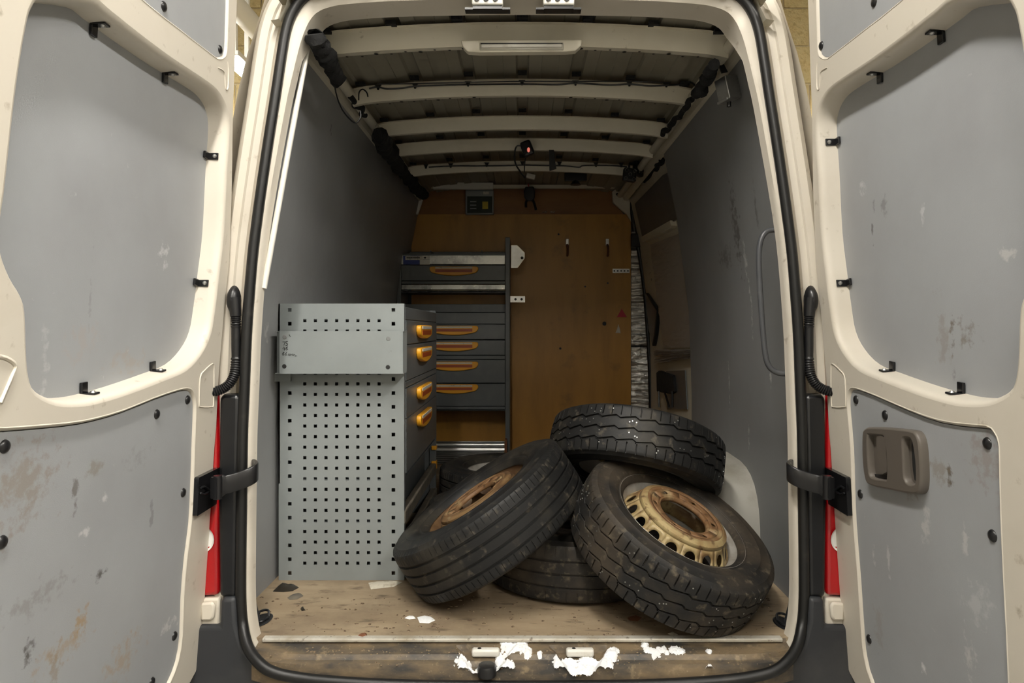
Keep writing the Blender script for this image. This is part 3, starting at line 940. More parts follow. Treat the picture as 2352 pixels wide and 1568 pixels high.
        slab(-hw, hw, -.002, .003, WD - .034, WD - .001)
        clip = mb.build('panel_clip', M['blackgloss'], door, 0, bevel=.0015, mirror=mir)
        zax = -Vector((0, nn.x, nn.y))
        xax = zax.orthogonal().normalized()
        Mx = Matrix((xax, zax.cross(xax), zax)).transposed().to_4x4()
        MB().lathe([(0, .004), (.004, .0035), (.0062, 0)], 10, Matrix.Translation(P(0, -.002, WD - .024)) @ Mx).build('clip_screw', M['stud'], door, mirror=mir)
    # pressed beads
    bead([(488, 835), (491, 850), (490, 925), (484, 934), (460, 934), (457, 926), (459, 868), (470, 850)], .0022, 'pressed_bead', door, mir)
    bead([(522, 142), (524, 160), (523, 200), (519, 206), (517, 195), (514, 165), (500, 155)], .0022, 'pressed_bead', door, mir, False)
    bead([(-5, 818), (14, 822), (34, 838), (28, 860), (0, 925)], .004, 'pressed_bead', door, mir, False)
    # check strap bracket and arm
    mb = MB()
    q0, q1 = dpt(446, 1094), dpt(500, 1152)
    y0, y1 = sorted((q0[0], q1[0])); z0, z1 = q1[1], q0[1]
    ring = [(y0, z0), (y1, z0 + .004), (y1, z1), (y0, z1 - .003)]
    br = sheet(ring, -.014, .02, 'check_bracket', M['blackgloss'], door, mir)
    bvm = br.modifiers.new('bevel', 'BEVEL'); bvm.width = .005; bvm.segments = 2; bvm.limit_method = 'ANGLE'
    pth = [at(474, 1121, -.085) + Vector((.020, 0, 0)), at(505, 1116, -.065), at(540, 1107, -.050), at(568, 1097, -.040), at(584, 1088, -.025), at(589, 1082, -.004), at(586, 1077, .02), at(578, 1073, .05)]
    P = catmull(pth, 5)
    mb = MB()
    rows = []
    for i, p in enumerate(P):
        tgt = (P[min(i + 1, len(P) - 1)] - P[max(i - 1, 0)]).normalized()
        sd_ = tgt.cross(Vector((0, 0, 1))).normalized()
        u = i / (len(P) - 1)
        hh = .030 if u < .2 else .026
        tk = .011 if u < .18 else .006
        upv = Vector((0, 0, 1))
        rows.append([p + sd_ * tk + upv * (hh - .003), p + sd_ * (tk - .002) + upv * hh, p - sd_ * (tk - .002) + upv * hh, p - sd_ * tk + upv * (hh - .003), p - sd_ * tk - upv * (hh - .003), p - sd_ * (tk - .002) - upv * hh, p + sd_ * (tk - .002) - upv * hh, p + sd_ * tk - upv * (hh - .003)])
    mb.grid(rows, close_v=True)
    mb.f.append(tuple(range(8))); mb.f.append(tuple(len(mb.v) - 8 + k for k in range(8)))
    arm = mb.build('check_strap', M['black'], door, 40, mirror=mir)
    kn = at(500, 1118, -.075)
    MB().tube([kn + Vector((0, 0, -.034)), kn + Vector((0, 0, .032))], .012, 12).build('strap_knuckle', M['black'], door, 40, mirror=mir)
    # pull loop on the bracket
    pl = catmull([d3(dpt(px, py), -.018) for px, py in [(447, 1120), (455, 1117), (466, 1126), (456, 1134), (446, 1132)]], 4)
    MB().tube(pl, .003, 6).build('bracket_spring', M['trim'], door, mirror=mir)
    if mir:
        # interior release handle
        hp = lambda px, py, d=LD - .004: dpt(2400 - px, py, d)
        bez = smooth_loop([hp(*p) for p in [(1999, 1000), (2004, 988), (2018, 985), (2060, 987), (2105, 992), (2120, 998), (2128, 1020), (2132, 1070), (2132, 1110), (2126, 1127), (2110, 1129), (2060, 1120), (2015, 1110), (2004, 1095), (1999, 1050)]], 3)
        cup1 = smooth_loop([hp(*p) for p in [(2008, 1000), (2012, 995), (2040, 997), (2050, 1004), (2056, 1050), (2056, 1100), (2050, 1105), (2020, 1100), (2012, 1085), (2008, 1040)]], 3)
        cup2 = smooth_loop([hp(*p) for p in [(2090, 1008), (2096, 1001), (2108, 1003), (2116, 1015), (2123, 1060), (2124, 1105), (2118, 1116), (2104, 1114), (2094, 1098), (2091, 1050)]], 3)
        mb = MB()
        d0 = LD - .004 - .020
        loops2 = [bez, cup1, cup2]
        sh = lambda lp: lp
        mb.add([d3(p, d0) for lp in loops2 for p in lp], tess(loops2))
        rings_surface(mb, bez, [(0, d0), (.003, d0 + .002), (.005, d0 + .006), (.005, d0 + .022)])
        for lp in (cup1, cup2):
            rings_surface(mb, lp, [(0, d0), (-.002, d0 + .001), (-.004, d0 + .005), (-.005, d0 + .017)], cap=True)
        mb.build('release_handle_bezel', M['handle_grey'], door, 40, mirror=True)
        lev = smooth_loop([hp(*p) for p in [(2030, 1003), (2048, 1004), (2052, 1040), (2053, 1084), (2034, 1082), (2031, 1040)]], 2)
        o = sheet(lev, d0 + .002, .012, 'release_lever', M['handle_grey'], door, True)
        slot = smooth_loop([hp(*p) for p in [(2098, 1008), (2110, 1008), (2116, 1050), (2118, 1100), (2104, 1102), (2098, 1050)]], 2)
        sheet(slot, d0 + .0165, .003, 'grip_slot', M['ink'], door, True)
        # small lock slider
        ls = [hp(*p) for p in [(2016, 1088), (2050, 1092), (2050, 1100), (2018, 1097)]]
        sheet(ls, d0 + .012, .006, 'lock_slider', M['black'], door, True)
    return door
M['door_panel'] = door_panel_mat('door_panel_upper', [])
door_l = rear_door(False)
door_r = rear_door(True)

# ---------------------------------------------------------------- wheels
R_T = .36
TK = {'winter': .84, 'rib': 1.0, 'worn': 1.0}       # sidewall height factor
def tyre_mesh(kind):
    cols = []                   # (r, z, zig factor, lateral depth, groove depth)
    side = [(.206, .080), (.212, .091), (.228, .101), (.236, .1005), (.240, .105), (.262, .111), (.285, .1135), (.290, .1105), (.306, .1095), (.322, .106), (.330, .107), (.340, .100)]
    for r, z in side: cols.append((r, z, 0, 0, 0))
    if kind == 'winter':
        gro, gw, gd, NP, zig, latd, lat_in = [.046, .0, -.046], .0035, .008, 62, .0045, .008, .052
    elif kind == 'rib':
        gro, gw, gd, NP, zig, latd, lat_in = [.055, .019, -.019, -.055], .0042, .007, 96, .0, .003, .062
    else:
        gro, gw, gd, NP, zig, latd, lat_in = [.045, .0, -.045], .003, .006, 60, .0, .002, .06
    tv = [(.096, .5), (.090, 1), (.084, 1), (lat_in + .006, 1), (lat_in + .001, 0)]
    mids = []
    tread = []
    for v, l in tv: tread.append((v, 0, l, 0))
    for g in gro:
        tread += [(g + gw + .001, 1, 0, 0), (g + gw * .7, 1, 0, 1), (g - gw * .7, 1, 0, 1), (g - gw - .001, 1, 0, 0)]
    for v, l in reversed(tv): tread.append((-v, 0, l, 0))
    tread.sort(key=lambda a: -a[0])
    for v, zg, l, g in tread:
        r = R_T - .9 * max(0, abs(v) - .03) ** 2 * 1.6
        if abs(v) > .092: r = .351
        cols.append((r, v, zg, l, g))
    for r, z in reversed(side): cols.append((r, -z, 0, 0, 0))
    fr_ = [0, .025, .12, .145, .55]
    rows = []
    for p in range(NP):
        for f in fr_:
            th = 2 * math.pi * (p + f) / NP
            lat = 1 if f in (.025, .12) else 0
            ph = ((p + f) / 2) % 1
            row = []
            for r, z, zg, l, g in cols:
                sh = .35 * (z - .08) / R_T * (1 if kind == 'winter' else .4) * (1 if l else 0)
                rr = .206 + (r - .206) * TK[kind] - gd * g - latd * l * lat
                zz = (z + zg * zig * (2 * ph - 1) * 1.6) * (.88 if kind == 'winter' else 1)
                row.append(Vector((rr * math.cos(th + sh * 0), rr * math.sin(th), zz)))
            rows.append(row)
    mb = MB().grid(rows, close_u=True)
    return mb

def hole_band(mb, p0, p1, N, rh, k=5):
    """conical band from (r,h) p0 to p1 with N round holes"""
    (r0, h0), (r1, h1) = p0, p1
    Ls = math.hypot(r1 - r0, h1 - h0)
    rm = (r0 + r1) / 2
    W2, L2 = math.pi * rm / N, Ls / 2
    rect = []
    for i in range(k): rect.append((-W2 + 2 * W2 * i / k, -L2))
    for i in range(k): rect.append((W2, -L2 + 2 * L2 * i / k))
    for i in range(k): rect.append((W2 - 2 * W2 * i / k, L2))
    for i in range(k): rect.append((-W2, L2 - 2 * L2 * i / k))
    n = len(rect)
    circ = []
    for x, y in rect:
        a = math.atan2(y, x)
        circ.append((rh * math.cos(a), rh * math.sin(a)))
    def mp(x, y, s):
        t = y / Ls + .5
        r, h = r0 + (r1 - r0) * t, h0 + (h1 - h0) * t
        a = x / rm + 2 * math.pi * s / N
        return Vector((r * math.cos(a), r * math.sin(a), h))
    for s in range(N):
        vs_ = [mp(x, y, s) for x, y in rect] + [mp(x, y, s) for x, y in circ]
        mb.add(vs_, [(i, (i + 1) % n, n + (i + 1) % n, n + i) for i in range(n)])

def rim_parts(kind):
    well = MB().lathe([(.214, .0905), (.226, .099), (.2285, .0965), (.228, .091), (.217, .087), (.212, .080), (.206, .066), (.198, .058), (.186, .040), (.182, .0), (.186, -.03), (.198, -.055), (.208, -.07), (.214, -.085), (.228, -.091), (.2285, -.0965), (.226, -.099), (.214, -.0905)], 64)
    if kind == 'cream':
        for p in well.v: p.z *= .90
    disc = MB()
    N, rh = {'cream': (17, .0195), 'rust': (12, .025), 'grey': (10, .018)}[kind]
    if kind == 'grey': b0, b1, b2, fh = (.180, .024), (.140, .072), (.130, .083), .085
    elif kind == 'rust': b0, b1, b2, fh = (.191, .028), (.156, .078), (.142, .092), .095
    else: b0, b1, b2, fh = (.193, .036), (.157, .090), (.143, .106), .110
    disc.lathe([(.1835, -.012), (.186, .02), b0], 68)
    hole_band(disc, b0, b1, N, rh)
    disc.lathe([b1, ((b1[0] + b2[0]) / 2 + .003, (b1[1] + b2[1]) / 2 + .003), b2, (b2[0] - .008, fh)], 68)
    hub = MB()
    hub.lathe([(b2[0] - .008, fh), (b2[0] - .012, fh), (.120, fh - .002)], 60)
    hole_band(hub, (.120, fh - .002), (.092, fh - .005), 6, .0085, 4)
    hub.lathe([(.092, fh - .005), (.086, fh - .008), (.083, fh - .014), (.0825, fh - .022)], 60)
    return well, disc, hub

ME = {}
def get_mesh(key, mb, m, name):
    if key not in ME:
        o = mb().build(name, m, None, 34, loc=(0, 0, 0), local=True)
        ME[key] = o.data
        bpy.data.objects.remove(o)
    return ME[key]

def wheel(name, label, Mw, tyre, rim, rubber, group, parent=None, studs=False):
    if parent is None:
        w = thing(name, label, 'wheel', (0, 0, 0), group)
        w.matrix_world = Mw
    else:
        w = bpy.data.objects.new(name, None); COL.objects.link(w)
        w.parent = parent; w.matrix_parent_inverse = WORLD[parent.name].inverted()
        w.matrix_basis = Mw
    t = link('tyre', get_mesh('t' + tyre + rubber, lambda: tyre_mesh(tyre), M[rubber], 'tyre'), w, local=True)
    wl, dc, hb = rim_parts(rim)
    a = link('rim_well', get_mesh('w' + rim, lambda: wl, M['well'] if rim != 'rust' else M['rim_rust'], 'rim_well'), w, local=True)
    b = link('wheel_disc', get_mesh('d' + rim, lambda: dc, M['rim_' + rim], 'wheel_disc'), w, local=True)
    c = link('hub_face', get_mesh('h' + rim, lambda: hb, M['hub_rust'] if rim != 'grey' else M['rim_grey'], 'hub_face'), w, local=True)
    for o in (b, c):
        sm = o.modifiers.new('solid', 'SOLIDIFY'); sm.thickness = .005; sm.offset = -1
    if studs:
        def mk():
            rnd = random.Random(5)
            mb = MB()
            for k in range(90):
                th = rnd.uniform(0, 2 * math.pi); v = rnd.choice([.076, .063, .030, .018, -.018, -.030, -.063, -.076]) + rnd.uniform(-.003, .003)
                r = R_T - .9 * max(0, abs(v) - .03) ** 2 * 1.6
                r = .206 + (r - .206) * TK['winter']
                p = Vector((r * math.cos(th), r * math.sin(th), v * .88))
                rad = Vector((math.cos(th), math.sin(th), 0))
                mb.tube([p - rad * .002, p + rad * .0010], .0022, 6)
            return mb
        s = link('tread_studs', get_mesh('studs', mk, M['stud'], 'tread_studs'), t, local=True)
        s['kind'] = 'stuff'
    return w

def cam_normal(px, py, c, sx, sy):
    d = ray(px, py).normalized()
    rt = d.cross(Vector((0, 0, 1))).normalized()
    upv = rt.cross(d)
    L = math.hypot(sx, sy)
    return (-c * d + math.sqrt(1 - c * c) * (rt * sx / L + upv * sy / L)).normalized()

def low_extent(n, ws, k):
    s = math.sqrt(max(0, 1 - n.z ** 2))
    return ws * max((.206 + (r - .206) * k) * s + v * (.88 if k < 1 else 1) * abs(n.z) for r, v in ((.36, .03), (.357, .06), (.352, .09), (.340, .10), (.322, .106), (.285, .1135)))

def frame_n(n, spin, ws=.95):
    n = n.normalized()
    x = n.orthogonal().normalized()
    y = n.cross(x)
    return Matrix((x, y, n)).transposed().to_4x4() @ Matrix.Rotation(spin, 4, 'Z') @ Matrix.Scale(ws, 4)

def wheel_matrix(px, py, n, depth=None, face=.095, spin=0.0, sgn=1, ws=.95, kind='rib'):
    """centre of the visible face projects to (px,py); resting on the floor when no depth is given"""
    r_ = ray(px, py)
    cam_ = Vector((0, CAMY, CZ))
    if depth is None:
        need = low_extent(n, ws, TK[kind])
        face = face * ws
        # z of centre = CZ + depth*r.z - face*n.z*sgn = need
        depth = (need + face * n.z * sgn - CZ) / r_.z
    C = cam_ + r_ * depth - n * face * sgn
    return Matrix.Translation(C) @ frame_n(n, spin, ws)

GW = 'loose van wheels piled in the cargo bay'
nB = cam_normal(1565, 1200, .44, .50, .866)
wheel('spare_wheel', 'studded winter wheel with golden rusty rim, propped against the right wall of the bay', wheel_matrix(1569, 1185, nB, spin=.3, ws=.97, kind='winter'), 'winter', 'cream', 'rubber_mud', GW, studs=True)
nA = cam_normal(1081, 1150, .20, -.56, .83)
wheel('spare_wheel', 'tilted smooth ribbed wheel with badly rusted rim, leaning beside the perforated cabinet', wheel_matrix(1090, 1135, nA, spin=.8), 'rib', 'rust', 'rubber', GW)
wheel('spare_wheel', 'muddy wheel lying flat on the floor beneath the leaning wheels', Matrix.Translation((.20, .555, .1085)) @ frame_n(Vector((0, .0, 1)), .4), 'worn', 'grey', 'rubber_mud', GW)
mT = cam_normal(1484, 1078, .25, -.14, -.99)
wheel('spare_wheel', 'studded winter wheel lying on top of the pile with its underside showing', wheel_matrix(1449, 1107, -mT, depth=2.52, face=.10, spin=1.1, sgn=-1, ws=.97, kind='winter'), 'winter', 'cream', 'rubber', GW, studs=True)
wheel('spare_wheel', 'wheel lying flat at the back by the ribbed aluminium plank', Matrix.Translation((-.09, 1.56, .1085)) @ frame_n(Vector((0, 0, 1)), .1), 'rib', 'grey', 'rubber', GW)
wheel('spare_wheel', 'small dark wheel half hidden behind the ribbed wheel with the rusted rim', Matrix.Translation((-.14, 1.0, .087)) @ frame_n(Vector((0, 0, 1)), .9, .75), 'worn', 'grey', 'rubber', GW)

# ---------------------------------------------------------------- drawer handle
def add_handle(parent, c, u, n, w=.33, h=.066):
    """c: centre of the top edge on the drawer face, u: along the drawer, n: out of the face"""
    c, u, n = Vector(c), Vector(u), Vector(n)
    up_ = Vector((0, 0, 1))
    hw = w / 2
    pts = [(-hw, -.010), (-hw + .006, -.002), (-hw + .018, 0), (hw - .018, 0), (hw - .006, -.002), (hw, -.010), (hw, -.024), (hw - .010, -.038)]
    for k in range(9):
        a = k / 8
        x = (hw - .02) * (1 - 2 * a)
        pts.append((x, -.040 - (h - .040) * (1 - (x / hw) ** 2)))
    pts += [(-hw + .010, -.038), (-hw, -.024)]
    poly = [c + u * x + up_ * z for x, z in pts]
    MB().prism(poly, n * .020).build('handle', M['orange'], parent, 40, bevel=.004)
    f = lambda x0, x1, z0, z1, d0, d1: MB().add([c + u * x + up_ * z + n * d for d in (d0, d1) for z in (z0, z1) for x in (x0, x1)],
                                               [(0, 2, 3, 1), (4, 5, 7, 6), (0, 1, 5, 4), (2, 6, 7, 3), (0, 4, 6, 2), (1, 3, 7, 5)])
    k = hw - .04
    f(-k, k, -.016, -.004, .015, .0225).build('label_strip', M['label_strip'], parent, 0, bevel=.001)
    f(-k, k, -.040, -.021, .015, .0212).build('handle_slot', M['orange_shade'], parent, 0)  # slab on the handle front, darkened to stand in for the recess shade

# ---------------------------------------------------------------- perforated drawer cabinet (left, near the doors)
CY0, CY1 = .473, 1.40
XL, XR = -.883, -.4285
cab = thing('drawer_cabinet', 'grey metal drawer cabinet with perforated end panel standing along the left wall', 'cabinet', ((XL + XR) / 2, (CY0 + CY1) / 2, 0))
def hole_grid(mb, x0, x1, z0, z1, hx, hz, hs, y):
    """flat panel in the XZ plane with square holes"""
    xs_ = [x0]
    for x in hx: xs_ += [x - hs, x + hs]
    xs_.append(x1)
    zs_ = [z0]
    for z in hz: zs_ += [z - hs, z + hs]
    zs_.append(z1)
    vs_ = [Vector((x, y, z)) for z in zs_ for x in xs_]
    n = len(xs_)
    fs = []
    for j in range(len(zs_) - 1):
        for i in range(n - 1):
            if i % 2 == 1 and j % 2 == 1: continue
            fs.append((j * n + i, j * n + i + 1, (j + 1) * n + i + 1, (j + 1) * n + i))
    mb.add(vs_, fs)
ZT = at(640, 697, CY0).z
px2x = lambda p: at(p, 700, CY0).x
py2z = lambda p: at(700, p, CY0).z
inner_c = [px2x(700 + 24.4 * k) for k in range(8)]
inner_r = sorted(py2z(736 + 24.22 * k) for k in range(24))
outer_r = sorted(py2z(711.5 + 31.8 * k) for k in range(20))
mb = MB()
xa, xb = px2x(683), px2x(887)
hole_grid(mb, XL, xa, .0, ZT, [px2x(665.5)], outer_r, .0066, CY0)
hole_grid(mb, xa, xb, .0, ZT, inner_c, inner_r, .0058, CY0)
hole_grid(mb, xb, XR, .0, ZT, [px2x(903.5)], outer_r, .0066, CY0)
end = mb.build('perforated_end_panel', M['greysheet'], cab, 0)
sm = end.modifiers.new('solid', 'SOLIDIFY'); sm.thickness = .002; sm.offset = 1
MB().bx(XL + .004, XR - .03, CY0 + .10, CY0 + .104, .02, ZT - .03).build('inner_panel', M['darksheet'], cab, 0)
MB().bx(XL, XR - .004, CY1 - .015, CY1, .0, ZT).build('far_end_panel', M['darksheet'], cab, 0)
MB().bx(XL, XL + .004, CY0, CY1, .35, ZT).build('back_panel', M['darksheet'], cab, 0)
MB().bx(XL, XR - .004, CY0 + .004, CY1, .36, .364).build('drawer_base', M['darksheet'], cab, 0)
MB().bx(XL, XR - .004, CY0 + .004, CY1, ZT - .06, ZT - .055).build('top_tray', M['darksheet'], cab, 0)
for y in (CY0 + .001, CY1 - .028):
    MB().bx(XR - .03, XR, y, y + .028, 0, ZT).build('corner_post', M['darksheet'], cab, 0, bevel=.002)
zz = lambda p: py2z(p)
rails = [(704, 733), (878, 892)]
for a, b in rails:
    MB().bx(XR - .02, XR + .001, CY0 + .028, CY1 - .028, zz(b), zz(a)).build('cabinet_rail', M['darksheet'], cab, 0, bevel=.002)
for (a, b) in ((735, 791), (793, 876), (894, 963), (965, 1091)):
    dr = MB().bx(XR - .018, XR + .003, CY0 + .030, CY1 - .020, zz(b), zz(a)).build('drawer', M['darksheet'], cab, 0, bevel=.002)
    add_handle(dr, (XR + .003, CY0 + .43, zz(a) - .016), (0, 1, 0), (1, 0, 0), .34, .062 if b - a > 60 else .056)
# lower shelf rails
M['dusty'] = mat('dusty_brown_rail', (.12, .105, .085), .6, layers=[(14, (.20, .175, .13), .45, .7, .8)])
for (z0, z1) in ((.20, .25), (.085, .125)):
    MB().bx(XR - .025, XR + .004, CY0 + .004, CY1, z0, z1).build('shelf_rail', M['dusty'], cab, 0, bevel=.006)
MB().bx(XL, XR - .02, CY0 + .004, CY1, .205, .21).build('lower_shelf', M['darksheet'], cab, 0)
# hinged dark flap standing on the lower shelf
MB().bx(XR - .06, XR - .05, CY0 + .16, CY1 - .06, .21, .37).build('shelf_flap', M['darksheet'], cab, 0)
for (z0, z1) in ((.315, .335), (.22, .26)):
    MB().bx(XR - .02, XR + .005, CY1 - .04, CY1 - .005, z0, z1).build('orange_clip', M['orange'], cab, 0, bevel=.003)
# mounting bracket of the box, at left
a, b = at(628, 858, CY0 - .01), at(668, 876, CY0 - .01)
MB().bx(a.x, b.x, CY0 - .012, CY0 - .008, b.z, a.z).build('box_bracket', M['greysheet'], cab, 0)
MB().bx(a.x - .003, a.x + .002, CY0 - .10, CY0 - .008, b.z, a.z).build('box_bracket', M['greysheet'], cab, 0)

# shallow metal tray hung on the end panel
YF = CY0 - .085
tray = thing('metal_tray', 'shallow grey metal tray with handwritten numbers hung on the perforated panel', 'tray', (at(780, 860, YF).x, YF, at(780, 858, YF).z))
f0, f1 = at(642, 760, YF), at(921, 858, YF)
prof = [(at(630, 800, YF).x - .0, YF + .06), (at(631, 800, YF).x, YF + .02), (f0.x, YF), (f1.x, YF), (f1.x + .006, YF + .004), (f1.x + .008, YF + .075)]
rows = [[Vector((x, y, z)) for x, y in prof] for z in (f1.z, f0.z)]
o = MB().grid(rows).build('tray_front', M['greysheet'], tray, 0)
sm = o.modifiers.new('solid', 'SOLIDIFY'); sm.thickness = .002; sm.offset = -1
MB().bx(prof[1][0], prof[5][0], YF + .004, YF + .075, f1.z, f1.z + .002).build('tray_edge', M['greysheet'], tray, 0)
MB().bx(prof[1][0], prof[5][0], YF + .004, YF + .075, f0.z - .002, f0.z).build('tray_edge', M['greysheet'], tray, 0)
M['dot'] = mat('grey_plug', (.20, .205, .205), .5)
for (px, py, k) in ((654, 774, 'dot'), (892, 778, 'dot'), (653, 841, 'ink'), (891, 843, 'ink')):
    c = at(px, py, YF)
    MB().lathe([(0, .0016), (.0062, .0014), (.0078, 0)], 16, Matrix.Translation(c) @ Matrix.Rotation(math.pi / 2, 4, 'X')).build('tray_plug', M[k], tray)
strokes = [[(649, 785), (655, 784.5), (652, 793)], [(661, 784), (657, 784), (657, 788), (661, 789), (660, 793), (656, 793)],
           [(652, 796), (649, 801), (655, 801)], [(654, 797), (653, 805)], [(661, 796), (657, 798), (661, 802), (658, 804), (656, 801), (661, 796)],
           [(652, 808), (649, 811), (653, 814), (650, 816), (648, 813), (653, 809)], [(659, 808), (656, 812), (656, 816), (659, 815), (657, 812)],
           [(662, 816), (663, 812), (666, 813), (665, 817), (663, 816)], [(667, 817), (668, 812), (670, 815), (672, 812), (672, 817)], [(674, 817), (675, 813), (678, 815), (678, 819)], [(680, 816), (682, 818)],
           [(664, 768), (667, 773)]]
mb = MB()
for st in strokes:
    mb.tube([at(px, py, YF - .0006) for px, py in st], .0009, 5)
mb.build('handwriting', M['ink'], tray)['kind'] = 'stuff'

# ---------------------------------------------------------------- drawer rack at the bulkhead
RY = 2.72
rp = lambda px, py, y=RY: at(px, py, y)
rack = thing('drawer_rack', 'tall dark grey metal drawer rack standing against the wooden bulkhead', 'rack', (rp(1040, 1050).x, RY + .15, 0))
RXL, RXR = rp(912, 600).x, rp(1171, 600).x
up_z = rp(1166, 545).z
for x0, x1 in ((RXL, RXL + .028), (RXR - .031, RXR)):
    MB().bx(x0, x1, RY, RY + .29, 0, up_z).build('upright', M['darksheet'], rack, 0, bevel=.002)
M['barelip'] = mat('worn_bare_metal', (.42, .42, .40), .32, .9, layers=[(9, (.16, .165, .165), .45, .65, .85), (60, (.75, .74, .70), .6, .72, .8)])
ix0, ix1 = RXL + .03, RXR - .033
def rbox(py0, py1, name, m, y0=RY, dy=.016, bevel=.002, par=None):
    return MB().bx(ix0, ix1, y0, y0 + dy, rp(0, py1).z, rp(0, py0).z).build(name, m, par or rack, 0, bevel=bevel)
rbox(568, 584, 'tray_back', M['darksheet'], RY + .26, .004)
for px in (992, 1108):
    a = at(px, 570, RY + .12)
    MB().bx(a.x, a.x + .003, RY + .02, RY + .26, rp(0, 600).z, rp(0, 574).z).build('tray_divider', M['darksheet'], rack, 0)
rbox(586, 607, 'tray_lip', M['barelip'])
rbox(582, 586, 'tray_lip_top', M['darksheet'], RY, .03)
d = rbox(609, 644, 'drawer', M['darksheet'], RY - .002)
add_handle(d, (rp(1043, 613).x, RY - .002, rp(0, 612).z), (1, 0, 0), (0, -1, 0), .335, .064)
rbox(645.5, 652, 'rack_rail', M['darksheet'])
rbox(653.5, 665, 'rack_rail', M['barelip'])
rbox(667, 672, 'rack_rail', M['barelip'])
MB().bx(ix0, ix1, RY, RY + .28, rp(0, 672).z, rp(0, 668).z).build('rack_shelf', M['darksheet'], rack, 0)
rbox(697, 722, 'tray_back', M['darksheet'], RY + .26, .004)
rbox(697, 716, 'tray_front', M['darksheet'], RY + .10, .004)
rbox(718, 743.5, 'tray_lip', M['darksheet'])
for (a, b, hp_) in ((745, 779, 748), (781, 815, 785), (826, 879, 830), (881, 932, 882)):
    d = rbox(a, b, 'drawer', M['darksheet'], RY - .002)
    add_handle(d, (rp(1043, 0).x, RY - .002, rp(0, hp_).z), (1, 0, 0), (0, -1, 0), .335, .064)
rbox(816.5, 824.5, 'rack_rail', M['darksheet'])
rbox(933.5, 943, 'rack_rail', M['darksheet'])
MB().bx(ix0, ix1, RY, RY + .28, rp(0, 943).z, rp(0, 940).z).build('rack_shelf', M['darksheet'], rack, 0)
MB().bx(ix0, ix1, RY + .27, RY + .274, rp(0, 940).z, rp(0, 720).z).build('rack_back', M['darksheet'], rack, 0)
# maker's sticker on the tray lip
s0, s1 = rp(926, 588), rp(986, 608)
def plate(px0, py0, px1, py1, y, name, m, par, th=.0008):
    a, b = at(px0, py0, y), at(px1, py1, y)
    return MB().bx(a.x, b.x, y - th, y, b.z, a.z).build(name, m, par, 0)
plate(926, 587.5, 964, 607.5, RY - .0005, 'sticker', M['blue'], rack)
plate(931, 588.5, 972, 597, RY - .0014, 'sticker', M['label_strip'], rack)
plate(970, 587.5, 987, 595.5, RY - .0022, 'sticker', M['white'], rack)
plate(965, 597, 987, 607.5, RY - .0014, 'sticker', M['white'], rack)
mb = MB()
x = 934.0
while x < 963:
    w_ = 1.6 + .9 * ((x * 7) % 1.3)
    a, b = at(x, 589.8, RY - .0024), at(x + w_, 593.4, RY - .0024)
    mb.bx(a.x, b.x, a.y - .0003, a.y, b.z, a.z)
    x += w_ + .6
a = at(976, 591.5, RY - .0032)
mb.prism([a + Vector(v) for v in [(-.010, 0, 0), (0, 0, .007), (.010, 0, .002), (.002, 0, -.008)]], (0, .0003, 0))
mb.build('sticker_print', M['ink'], rack, 0)['kind'] = 'stuff'
# gusset plate and hole strip on the right upright
poly = [at(px, py, RY + .02) for px, py in [(1174, 563), (1188, 563), (1205, 580), (1205, 593), (1189, 615), (1174, 615)]]
g = MB().prism(poly, (0, .003, 0)).build('gusset_plate', M['alu'], rack, 0)
c = at(1199, 592, RY + .018)
MB().lathe([(0, 0), (.010, 0)], 12, Matrix.Translation(c) @ Matrix.Rotation(math.pi / 2, 4, 'X')).build('gusset_hole', M['ink'], rack, 0)
a, b = at(1172, 680, RY + .03), at(1206, 694, RY + .03)
MB().bx(a.x, b.x, RY + .03, RY + .033, b.z, a.z).build('hole_strip', M['steel'], rack, 0)
for px in (1184, 1198):
    MB().lathe([(0, 0), (.009, 0)], 10, Matrix.Translation(at(px, 687, RY + .0285)) @ Matrix.Rotation(math.pi / 2, 4, 'X')).build('strip_hole', M['ink'], rack, 0)

# ribbed aluminium plank leaning under the rack
pl = thing('ribbed_plank', 'ribbed aluminium plank leaning against the foot of the drawer rack', 'plank', (-.50, 2.60, 0))
z1 = .165
prof = []
zc = 0.0
ribs = [(.004, .008)] * 7 + [(.006, .026), (.006, .022)]
segs = []
z = .002
for gap, hgt in ribs:
    segs.append((z, z + hgt)); z += hgt + gap
for (za, zb) in segs:
    ya, yb = 2.60 + .35 * za, 2.60 + .35 * zb
    pts = [Vector((0, ya + .008, za)), Vector((0, ya - .002, za + .001)), Vector((0, (ya + yb) / 2 - .006, (za + zb) / 2)), Vector((0, yb - .002, zb - .001)), Vector((0, yb + .008, zb))]
    rows = [[p + Vector((xx, 0, 0)) for p in pts] for xx in (-.86, -.122)]
    MB().grid(rows).build('plank_rib', M['alu'], pl, 50)
MB().add([Vector((xx, 2.60 + .35 * zz_ + .006, zz_)) for zz_ in (0, z) for xx in (-.86, -.122)], [(0, 1, 3, 2)]).build('plank_web', M['darksheet'], pl, 0)
MB().bx(-.119, -.105, 2.61, 2.66, 0, z + .02).build('plank_end', M['rust'], pl, 0)

# ---------------------------------------------------------------- small things inside
def one(mb, name, label, cat, m, smooth=40, bevel=0, group=None):
    return tag(mb.build(name, m, None, smooth, bevel=bevel), label, cat, group)
# white pole on the left
one(MB().tube([at(711, 84, .16), at(660, 360, .12), at(606, 662, .08)], .0088, 12), 'white_pole', 'slim white pole propped inside the left edge of the rear opening', 'pole', M['white'])
